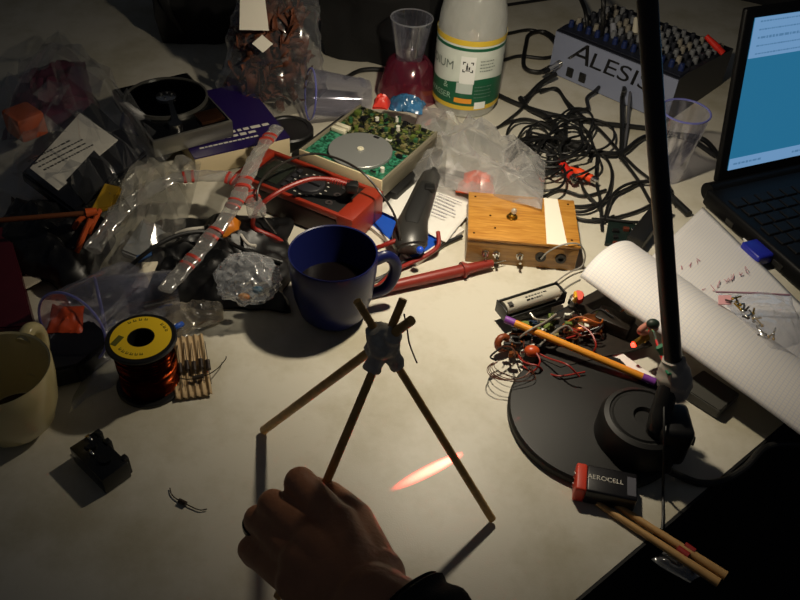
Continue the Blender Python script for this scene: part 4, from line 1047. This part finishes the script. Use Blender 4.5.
# ------------------------------------------------------------------ small boards and adapter at the notebook's far corner
bm = BM(); slab(bm, PX([(604, 246), (636, 250), (640, 228), (608, 222)]), .001, .004)
sb = thing('small_board', 'small dark circuit board beside the far corner of the notebook', 'circuit board', P(622, 238)); part('board', bm, mat('board_dark', '#14201c', .4, var=.3, scale=200), sb, True, smooth=False)
rn = random.Random(3)
for i in range(9):
    bm = BM(); p = P(610+rn.uniform(0, 24), 228+rn.uniform(0, 16), .006); box(bm, p, (rn.uniform(.003, .008), rn.uniform(.003, .006), .004), None, .0004, 1); part('chip', bm, rn.choice([BLACK, BLACK, mat('chip_rust', '#5a2a1c', .4), CHROME]), sb, True)
a, b2 = P(634, 244, .010), P(662, 208, .010)
bm = BM(); d = (b2-a); box(bm, (0, 0, 0), (d.length, .020, .016), Matrix.Translation((a+b2)/2) @ Euler((0, 0, math.atan2(d.y, d.x))).to_matrix().to_4x4(), .002)
single('black_adapter', bm, BLACK, 'black oblong adapter partly under the notebook and behind the lamp arm', 'adapter')

# ------------------------------------------------------------------ cables
GROUP = 'black cables in the tangle'
def cable(px, r=.0019, label='thin black cable in the tangle behind the wooden box', group=GROUP, m=RUB, nm='cable'):
    bm = BM(); tube(bm, PX(px), r, 9, n=8); return single(nm, bm, m, label, 'cable', group)
cable([(462, 74, .004), (504, 98, .004), (545, 113, .004), (600, 123, .005), (650, 129, .004), (690, 140, .004), (716, 156, .004)], .0034, 'thick black cable running straight across from the bottle to the laptop', None)
cable([(556, 74, .018), (540, 84, .010), (526, 98, .006), (520, 98, .006)], .0034, 'thick black cable ending in the silver jack plug', None)
cable([(520, 98, .006), (528, 108, .006), (548, 118, .010), (566, 140, .012), (590, 150, .010), (620, 153, .008), (648, 136, .006), (700, 138, .006), (722, 162, .006)], .0034, 'thick black cable winding through the tangle to the laptop', None)
cable([(613, 74, .012), (596, 90, .010), (587, 98, .006), (588, 108, .010), (580, 110, .010), (567, 116, .010), (565, 140, .010)], .0026, 'black cable dropping from the middle of the mixer front', None)
cable([(625, 82, .012), (624, 90, .026), (622, 100, .012), (622, 130, .010), (621, 158, .008)], .0030, 'straight black cable hanging from the mixer beside the lamp arm', None)
cable([(631, 85, .012), (630, 94, .022), (628, 112, .008), (627, 130, .006), (622, 156, .006)], .0020, 'grey cable hanging from the mixer front', None, mat('cable_grey', '#55565c', .45))
cable([(504, 60, .004), (520, 56, .004), (545, 58, .004), (566, 52, .004)], .0026, 'black cable passing behind the bottle to the mixer', None)
cable([(552, 66, .006), (538, 72, .006), (524, 66, .006), (526, 44, .008), (530, 34, .006), (545, 32, .006), (562, 44, .006)], .0032, 'black cable looped beside the left end of the mixer', None)
cable([(506, 34, .004), (530, 30, .004), (548, 36, .004), (558, 48, .004)], .0026, 'black cable at the top between bottle and mixer', None)
cable([(345, 78, .004), (362, 70, .006), (384, 70, .006), (408, 78, .004), (428, 84, .004)], .0030, 'black cable behind the tall flute cup', None)
cable([(500, 6, .004), (520, 3, .004), (560, -3, .004)], .0026, 'black cable along the top edge right of the bottle', None)
cable([(620, 156, .008), (638, 180, .006), (652, 204, .006), (664, 214, .006)], .0022, 'black cable from the tangle to the adapter', None)
pl = thing('cable_plug', 'black plug on its cable end at the far corner of the notebook', 'plug', P(680, 207))
bm = BM(); tube(bm, PX([(655, 150, .004), (664, 176, .004), (672, 192, .004)]), .0022, 9); part('cable', bm, RUB, pl, True)
bm = BM(); cyl(bm, P(670, 196, .005), P(689, 214, .005), .0046, .0046, 16); part('barrel', bm, BLACK, pl, True)
for px in ([(541, 200, .004), (566, 206, .004), (596, 204, .005), (624, 190, .006), (648, 181, .004), (661, 196, .004), (640, 210, .004), (608, 219, .004), (592, 219, .005)],
           [(545, 202, .006), (580, 212, .006), (604, 200, .008), (612, 176, .006), (606, 158, .006), (590, 150, .008)],
           [(566, 214, .004), (584, 220, .004), (602, 220, .005), (614, 216, .006)], [(604, 220, .006), (612, 196, .010), (628, 184, .010), (650, 182, .008), (668, 190, .006), (676, 206, .004)],
           [(600, 218, .006), (630, 222, .006), (656, 222, .006)], [(618, 150, .006), (636, 168, .006), (652, 182, .006), (664, 204, .005), (660, 214, .005)],
           [(578, 168, .008), (584, 190, .008), (598, 206, .006), (604, 222, .005)], [(597, 158, .008), (596, 180, .010), (600, 200, .008), (602, 230, .004)],
           [(541, 198, .004), (560, 190, .004), (584, 196, .004), (606, 190, .004)],
           [(540, 92, .006), (556, 88, .006), (566, 100, .006), (580, 114, .008), (600, 130, .008), (620, 152, .008)],
           [(500, 126, .004), (520, 110, .006), (536, 92, .004), (556, 90, .004), (568, 106, .004), (592, 142, .006), (590, 160, .006)],
           [(496, 128, .004), (512, 121, .006), (532, 120, .006), (556, 132, .006), (580, 148, .006), (620, 154, .006)]):
    cable(px, .0019)
rn = random.Random(21)
for k in range(20):
    cx, cy = rn.uniform(524, 584), rn.uniform(126, 168); rx, ry = rn.uniform(14, 36), rn.uniform(10, 24); a0 = rn.uniform(0, 6.28); sk = rn.uniform(-.5, .5)
    n = rn.randint(7, 11); z = rn.uniform(.003, .02)
    pts = []
    for i in range(n):
        a = a0 + 2*PI*.86*i/(n-1); x = cx + rx*math.cos(a) + rn.uniform(-3, 3); y = cy + ry*math.sin(a) + sk*rx*math.cos(a)*.6 + rn.uniform(-2, 2)
        pts.append((max(506, x), max(108, y), z + .004*math.sin(a*2)))
    cable(pts, .0016)
def rca(a, b, label, col):
    t = thing('phono_plug', label, 'plug', P(*a)); p, q_ = P(*a), P(*b); d = (q_-p).normalized()
    bm = BM(); cyl(bm, p, q_, .0058, .0050, 18); part('sleeve', bm, mat('plug_'+col, col, .35), t, True)
    bm = BM(); cyl(bm, q_, q_+d*.008, .0042, seg=16); part('contact', bm, CHROME, t, True)
    bm = BM(); cyl(bm, p-d*.012, p, .0024, .0042, 14); part('strain_relief', bm, mat('plug_'+col, col, .35), t, True)
rca((563, 166, .014), (572, 177, .014), 'red phono plug in the cable tangle, left of the orange one', '#c8281c')
rca((578, 172, .012), (592, 179, .012), 'orange phono plug lying in the cable tangle', '#e8481c')

# ------------------------------------------------------------------ heap at the left: drive, boxes, bags
h0 = P(152, 140, .053); rz = R(36); u = Vector((math.cos(rz), math.sin(rz), 0)); v = Vector((-u.y, u.x, 0)); HW, HD = .10, .140
hdd = thing('hard_drive', 'opened hard drive with a shiny dark platter at the upper left', 'hard drive', (h0.x, h0.y, .0285), rz)
bm = BM(); box(bm, (HW/2, HD/2, .011), (HW, HD, .022), None, .002); part('base', bm, mat('drive_alloy', '#86847c', .3, .8), hdd)
bm = BM(); box(bm, (HW/2, HD/2, .0222), (HW-.006, HD-.006, .001)); part('deck', bm, mat('deck_dark', '#141518', .25, .6), hdd)
pcx, pcy = HW*.5, HD*.60
bm = BM(); lathe(bm, [(.012, .024), (.0475, .024), (.0475, .0252), (.012, .0252)], 72, Matrix.Translation((pcx, pcy, 0)), close=True); part('platter', bm, mat('platter_mirror', '#30353c', .15, 1), hdd)
bm = BM(); lathe(bm, [(.048, .0222), (.0505, .0222), (.0505, .0268), (.048, .0268)], 72, Matrix.Translation((pcx, pcy, 0)), close=True); part('shroud', bm, mat('drive_alloy', '#86847c', .3, .8), hdd)
bm = BM(); lathe(bm, [(0, .024), (.0125, .024), (.0125, .027), (.009, .0282), (0, .0282)], 32, Matrix.Translation((pcx, pcy, 0)))
for i in range(6): cyl(bm, (pcx+.0075*math.cos(i*PI/3), pcy+.0075*math.sin(i*PI/3), .028), (pcx+.0075*math.cos(i*PI/3), pcy+.0075*math.sin(i*PI/3), .029), .0014, seg=10)
part('spindle', bm, CHROME, hdd)
bm = BM(); slab(bm, [(.030, .012), (.040, .012), (.054, .078), (.050, .079)], .0258, .0272); cyl(bm, (.035, .016, .0225), (.035, .016, .029), .008); part('arm', bm, CHROME, hdd)
bm = BM(); box(bm, (.078, .018, .0245), (.030, .026, .004), None, .001); part('magnet', bm, mat('magnet_copper', '#4a2e1c', .3, .8), hdd)

g0 = P(196, 176, .0); rz = R(31)
pb = thing('purple_box', 'dark purple box with white lettering under the hard drive', 'box', g0, rz)
bm = BM(); box(bm, (.06, .07, .0135), (.120, .15, .025), None, .001); part('carton', bm, mat('carton_cream', '#c9b894', .6), pb)
bm = BM(); box(bm, (.06, .07, .0269), (.1205, .1505, .0016)); part('lid', bm, mat('box_purple', '#20124a', .35), pb)
bm = BM(); marks(bm, .012, .034, .095, 2, .010, .0056, LM((0, 0, .0279)), 2); marks(bm, .012, .013, .075, 1, .009, .0028, LM((0, 0, .0279)), 6); part('lettering', bm, mat('pale_print', '#c8c4b8', .5), pb)

# clear bag with the labelled black packet
ag = thing('black_packet', 'dark packet with a white printed label inside the big clear bag at far left', 'packet', P(72, 165, .012))
bm = BM(); slab(bm, PX([(20, 172, .044), (74, 212, .044), (148, 152, .044), (92, 100, .044)]), .030, .044, .003); part('sleeve', bm, mat('packet_black', '#0d0e14', .3), ag, True)
bm = BM(); slab(bm, PX([(30, 168, .0448), (58, 190, .0448), (118, 140, .0448), (80, 113, .0448)]), .0442, .0448); part('label', bm, mat('label_paper', '#ece6d6', .7), ag, True, smooth=False)
lc = P(72, 150, .045); bm = BM(); marks(bm, -.045, .018, .07, 4, .009, .0028, LM((lc.x, lc.y, .0449), R(58)), 13); part('print', bm, mat('dark_print', '#2c2a28', .5), ag, True)
bm = BM(); slab(bm, PX([(66, 180, .0456), (94, 150, .0456), (114, 170, .0456), (86, 204, .0456)]), .0449, .0453); part('black_patch', bm, BLACK, ag, True, smooth=False)
bm = BM(); c = P(25, 122, .048); box(bm, (0, 0, 0), (.034, .038, .03), LM(c, .9), .004); single('orange_block', bm, mat('block_orange', '#c25a2a', .5, var=.1), 'orange block inside the big clear bag at far left', 'block')
bm = BM(); bag(bm, [P(2, 140, .012), P(104, 122, .012), P(84, 62, .012), P(20, 78, .012)], .03, .012, 40, 14, 24, 18); single('maroon_packet', bm, mat('packet_maroon', '#5a2638', .4, var=.2), 'maroon packet near the top of the big clear bag at far left', 'packet')
bm = BM(); bag(bm, [P(118, 128, .026), P(148, 140, .026), P(152, 120, .026), P(124, 108, .026)], .016, .008, 50, 24, 20, 16); single('blue_packet', bm, mat('packet_navy', '#1d2a6c', .35), 'small dark blue packet between the clear bag and the hard drive', 'packet')
bm = BM(); crisp_bag(bm, [P(-36, 176, .02), P(96, 226, .02), P(176, 150, .03), P(58, 30, .03)], .062, .034, 3, 14, 13)
single('clear_bag', bm, film('dim_film', tint=(.95, .955, .965), base=.035, edge=.38, diff=.25, rough=.12), 'big clear bag at far left holding a labelled black packet', 'bag', sharp=9)

# milky bag in the middle of the heap, and what is in and under it
bm = BM(); crisp_bag(bm, [P(84, 296, .012), P(176, 268, .014), P(202, 160, .02), P(118, 192, .02)], .042, .026, 11, 11, 12)
single('milky_bag', bm, film('grey_film', tint=(.88, .88, .86), base=.13, edge=.55, diff=.45, rough=.14, dcol=(.62, .60, .55)), 'milky plastic bag in front of the big clear bag', 'bag', sharp=9)
bm = BM(); slab(bm, PX([(120, 250, .02), (150, 262, .02), (168, 232, .02), (142, 218, .02)]), .010, .02, .002); single('pale_card', bm, mat('card_pale', '#8d9094', .6), 'pale card inside the milky bag', 'card')
bm = BM(); slab(bm, PX([(138, 262, .0226), (158, 252, .0226), (160, 246, .0226), (136, 256, .0226)]), .0206, .0226); single('blue_red_slip', bm, mat('slip_blue', '#3060a0', .5), 'blue slip on the pale card inside the milky bag', 'slip')
wst = thing('thin_stick', 'thin brown stick with an orange tip pointing in from the left edge', 'stick', P(40, 218))
bm = BM(); cyl(bm, P(-20, 222, .066), P(88, 213, .066), .0026, seg=12); part('shaft', bm, mat('brown_stick', '#6a3a1c', .5), wst, True)
bm = BM(); cyl(bm, P(86, 213, .066), P(97, 211, .066), .0046, .0036, seg=14); part('tip', bm, mat('tip_orange', '#c4521c', .4), wst, True)
bm = BM()
for k, (x, y) in enumerate(((70, 238), (78, 246), (86, 240), (76, 254))):
    tube(bm, [P(x, y, .03), P(x+6, y-14, .045), P(x+14, y-22-4*k, .05)], .0026, 8)
single('orange_wires', bm, mat('wire_orange', '#b04a1c', .4), 'bundle of orange wires below the tip of the thin brown stick', 'wire')
bm = BM(); slab(bm, PX([(88, 212, .05), (112, 206, .05), (122, 186, .05), (104, 182, .05)]), .044, .05, .002); single('yellow_packet', bm, mat('packet_yellow', '#a8841c', .45), 'yellow packet edge between the clear bag and the milky bag', 'packet')
rb_ = thing('maroon_box', 'dark maroon box at the left edge behind the cream mug', 'box', P(0, 290))
bm = BM(); slab(bm, PX([(-30, 330, .034), (34, 326, .034), (8, 226, .034), (-60, 232, .034)]), .001, .034, .0015); part('carton', bm, mat('carton_maroon', '#48101c', .45, var=.1), rb_, True)
bm = sheet([P(24, 292, .006), P(42, 282, .010), P(26, 252, .010), P(10, 250, .006)], seed=6); o = single('cream_slip', bm, mat('slip_cream', '#c8bfa8', .7), 'cream paper slip beside the maroon box', 'paper'); thick(o)

bm = BM(); bag(bm, [P(-20, 262, .01), P(90, 300, .01), P(120, 222, .02), P(10, 196, .02)], .030, .014, 26, 18, 40, 34); single('black_bag', bm, mat('bag_black', '#0c0c0d', .4), 'black plastic bag under the thin brown stick at far left', 'bag')
# dark pouch and things on it
bm = BM(); bag(bm, [P(134, 306, .004), P(288, 312, .004), P(290, 218, .006), P(150, 222, .006)], .026, .016, 24, 15, 52, 40); single('black_pouch', bm, mat('pouch_black', '#0d0d0e', .45), 'black cloth pouch left of the blue mug', 'pouch')
bm = BM(); bmesh.ops.create_icosphere(bm, subdivisions=5, radius=.030, matrix=Matrix.Translation(P(248, 279, .042)) @ Matrix.Diagonal((1, .9, .72, 1)))
cc = P(248, 279, .042)
for v in bm.verts:
    q_ = v.co - cc; v.co = cc + q_*(1 + .30*crumple(v.co, 60, 2)) ; v.co.z = max(v.co.z, .02)
single('crumpled_wrap', bm, film('wrap_film', tint=(.86, .87, .88), base=.30, edge=.75, diff=.5, rough=.12), 'crumpled ball of clear wrap on the black pouch beside the blue mug', 'wrap')
bm = BM(); sph(bm, P(244, 297, .030), .005, (1.2, .8, .8)); single('amber_bit', bm, mat('amber', '#c07a1c', .35), 'amber bit inside the crumpled ball of clear wrap', 'bit')
bm = BM(); sph(bm, P(258, 290, .032), .005, (1.2, .8, .8)); single('teal_bit', bm, mat('teal', '#2c6c8c', .35), 'teal bit inside the crumpled ball of clear wrap', 'bit')
bm = BM(); bag(bm, [P(222, 236, .034), P(238, 232, .034), P(240, 222, .034), P(226, 224, .034)], .012, .006, 70, 33, 16, 14); single('orange_scrap', bm, mat('scrap_orange', '#c0701c', .4), 'small orange scrap between the long strip and the blue mug', 'scrap')
bm = BM(); tube(bm, PX([(176, 234, .03), (188, 230, .036), (204, 228, .036)]), .0022, 8); single('white_wire', bm, mat('cord_white', '#c4bfb4', .5), 'short white wire left of the long milky strip', 'wire')
bm = BM(); tube(bm, PX([(240, 234, .034), (248, 244, .034), (256, 246, .034)]), .0018, 8); single('white_wire', bm, mat('cord_white', '#c4bfb4', .5), 'short white wire above the crumpled ball of clear wrap', 'wire')
bm = BM(); bag(bm, [P(132, 286, .03), P(146, 288, .03), P(156, 262, .036), P(142, 262, .036)], .006, .006, 70, 44, 16, 14); single('torn_paper', bm, mat('torn_cream', '#cfc6ae', .6), 'torn cream paper piece at the edge of the black pouch', 'paper')
bm = BM()
tube(bm, PX([(128, 268, .03), (150, 250, .046), (176, 236, .050), (204, 232, .046), (224, 240, .036), (250, 252, .034), (282, 262, .02)]), .0022, 9)
single('loose_lead', bm, RUB, 'black lead looping over the black pouch', 'lead')
bm = BM(); sph(bm, P(185, 262, .045), .004, (1, 1, .6)); single('metal_stud', bm, CHROME, 'tiny bright metal stud on the black pouch', 'stud')

# floor of the heap between cup and spool
bm = BM(); slab(bm, PX([(46, 392), (52, 352), (96, 336), (118, 356), (84, 384)]), .0008, .024, .003); single('dark_box', bm, mat('box_dark', '#0e0e12', .35), 'small black box under the clear cup lying by the cream mug', 'box')
bm = BM(); bag(bm, [P(46, 334, .024), P(82, 334, .024), P(86, 306, .026), P(52, 304, .026)], .006, .005, 60, 55, 20, 16); single('orange_wrapper', bm, mat('wrapper_orange', '#c2471c', .45, var=.2), 'orange wrapper seen inside the clear cup by the cream mug', 'wrapper')
bm = BM(); bag(bm, [P(66, 412, .001), P(172, 352, .001), P(222, 318, .001), P(120, 300, .001)], .008, .008, 34, 61, 50, 36)
single('flat_film', bm, film('flat_film', tint=(.88, .88, .86), base=.18, edge=.6, diff=.45), 'flat crinkled clear film on the table around the wire spool', 'film')
bm = BM(); bag(bm, [P(166, 342, .004), P(222, 320, .004), P(226, 302, .004), P(160, 306, .004)], .014, .010, 44, 63, 34, 26)
single('crinkled_pouch', bm, film('tan_film', tint=(.80, .76, .68), base=.34, edge=.75, diff=.6, dcol=(.6, .54, .44)), 'small crinkled clear pouch behind the wire spool', 'pouch')
bm = BM(); tube(bm, PX([(170, 330, .014), (178, 326, .016), (182, 324, .014)]), .0028, 8); single('blue_clip', bm, mat('clip_blue', '#2c54b0', .4), 'small blue clip right behind the wire spool', 'clip')

# ------------------------------------------------------------------ back of the table
# tall bag of dried leaves
kb_ = P(270, 102)
tb = thing('leaf_bag', 'tall clear bag of brown dried leaves behind the purple box', 'bag', kb_)
def tall_bag(h, rx, ry, seed, top=.35, n=40, m=30, lean=(0, 0), amp=.014):
    bm = BM(); rings = []
    for j in range(m+1):
        t = j/m; k = (1-(1-top)*t**1.1)*(min(1, .72+t*3)); ring = []
        for i in range(n):
            a = 2*PI*i/n; p = Vector((rx*k*math.cos(a) + lean[0]*t, ry*k*(1-.5*t)*math.sin(a) + lean[1]*t, h*t))
            c = crumple(p + Vector((0, 0, 0)), 22, seed); p += Vector((math.cos(a), math.sin(a), 0))*amp*c; ring.append(bm.verts.new(p))
        rings.append(ring)
    for a, b in zip(rings, rings[1:]):
        for i in range(n): bm.faces.new((a[i], a[(i+1) % n], b[(i+1) % n], b[i]))
    bm.faces.new(list(reversed(rings[0])))
    return bm
part('pouch', tall_bag(.27, .075, .05, 5, .26, 64, 60, (.03, .01)), film('bag_film', tint=(.88, .88, .90), base=.12, edge=.55, diff=.35, rough=.14), tb)
bm = BM(); slab(bm, [(-.018, 0), (.018, 0), (.014, .05), (-.014, .05)], 0, .0006); bmesh.ops.transform(bm, matrix=LM((-.006, -.040, .120), .1, R(80)), verts=bm.verts)
part('label', bm, mat('label_paper', '#ece6d6', .7), tb, smooth=False)
bm = BM(); slab(bm, [(-.013, 0), (0, -.011), (.013, 0), (0, .011)], 0, .0006); bmesh.ops.transform(bm, matrix=LM((.004, -.044, .105), .1, R(80)), verts=bm.verts)
part('tag', bm, mat('label_paper', '#ece6d6', .7), tb, smooth=False)
bm = BM(); rn = random.Random(17)
for i in range(340):
    a = rn.uniform(0, 2*PI); z = rn.uniform(.004, .125); k = math.sqrt(rn.random())*(1-.35*z/.125)
    p = Vector((.062*k*math.cos(a)+.012*z/.12, .040*k*math.sin(a), z)); l = rn.uniform(.006, .015)
    M = Matrix.Translation(p) @ Euler((rn.uniform(0, 3), rn.uniform(0, 3), rn.uniform(0, 3))).to_matrix().to_4x4()
    g = bmesh.ops.create_grid(bm, x_segments=2, y_segments=2, size=1, matrix=M @ Matrix.Diagonal((l, l*.45, 1, 1)))['verts']
    for v in g: v.co += Vector((noise.noise(v.co*160), noise.noise(v.co*160+Vector((5, 0, 0))), noise.noise(v.co*160+Vector((0, 5, 0)))))*.004
o = single('dried_leaves', bm, mat('leaf_brown', '#5a2e18', .7, var=.5, scale=60), 'brown dried leaves filling the tall clear bag', 'leaves', None, 'stuff')
o.location = kb_ + Vector((0, 0, .003)); thick(o, .0005)

# black fabric bags at the back
def soft(nm, label, cat, loc, size, rz, seed, m, amp=.03):
    bm = BM(); bmesh.ops.create_cube(bm, size=1); bmesh.ops.subdivide_edges(bm, edges=bm.edges, cuts=14, use_grid_fill=True)
    for v in bm.verts:
        p = v.co.copy(); n_ = p.normalized()*.5; v.co = p.lerp(n_, .35)
        v.co = Vector((v.co.x*size[0], v.co.y*size[1], (v.co.z+.42)*size[2]))
        v.co += Vector((noise.noise(v.co*9+Vector((seed, 0, 0))), noise.noise(v.co*9+Vector((0, seed, 0))), noise.noise(v.co*9+Vector((0, 0, seed)))))*amp*.6 + p.normalized()*crumple(v.co, 12, seed)*amp*.5
        v.co.z = max(0, v.co.z)
    t = thing(nm, label, cat, loc, rz); part('body', bm, m, t); return t
FAB = mat('black_fabric', '#0b0b0c', .85, bump=.3, bscale=700)
p = P(216, 46); bpk = soft('backpack', 'black fabric backpack at the back left of the leaf bag', 'backpack', p + Vector((-.01, .09, 0)), (.20, .18, .20), .2, 3, FAB)
bm = BM(); tube(bm, [(-.06, -.08, .02), (-.075, -.095, .08), (-.06, -.09, .15), (-.03, -.05, .19)], .010, 10, flat=.3); part('strap', bm, mat('strap_black', '#151517', .7), bpk)
bm = BM(); tube(bm, [(-.05, -.088, .10), (0, -.095, .11), (.05, -.088, .10)], .0025, 8); part('zip', bm, mat('zip_dark', '#3a3a40', .4, .6), bpk)
p = P(390, 74); jk_ = soft('shoulder_bag', 'black shoulder bag at the back between the leaf bag and the flute cup', 'bag', p + Vector((-.015, .085, 0)), (.17, .15, .19), -.2, 8, FAB)
bm = BM(); tube(bm, [(-.07, -.03, .15), (-.03, -.08, .165), (.03, -.08, .165), (.07, -.03, .15)], .009, 10, flat=.3); part('flap_strap', bm, mat('strap_black', '#151517', .7), jk_)
p = P(312, 14); soft('grey_bag', 'dark violet grey bag at the back right behind the leaf bag', 'bag', p + Vector((.0, .10, 0)), (.12, .12, .22), 0, 5, mat('violet_fabric', '#2a2838', .6))
p = P(640, 0); soft('dark_case', 'dark case standing behind the mixer', 'case', p + Vector((.10, .14, 0)), (.55, .12, .16), -.5, 6, mat('case_dark', '#0c0d12', .7), .02)
bm = BM(); slab(bm, PX([(392, 12), (450, 6), (470, -24), (396, -20)]), .001, .03, .003); single('blue_folder', bm, mat('folder_blue', '#2c3a8c', .5), 'blue folder at the very top behind the tall flute cup', 'folder')
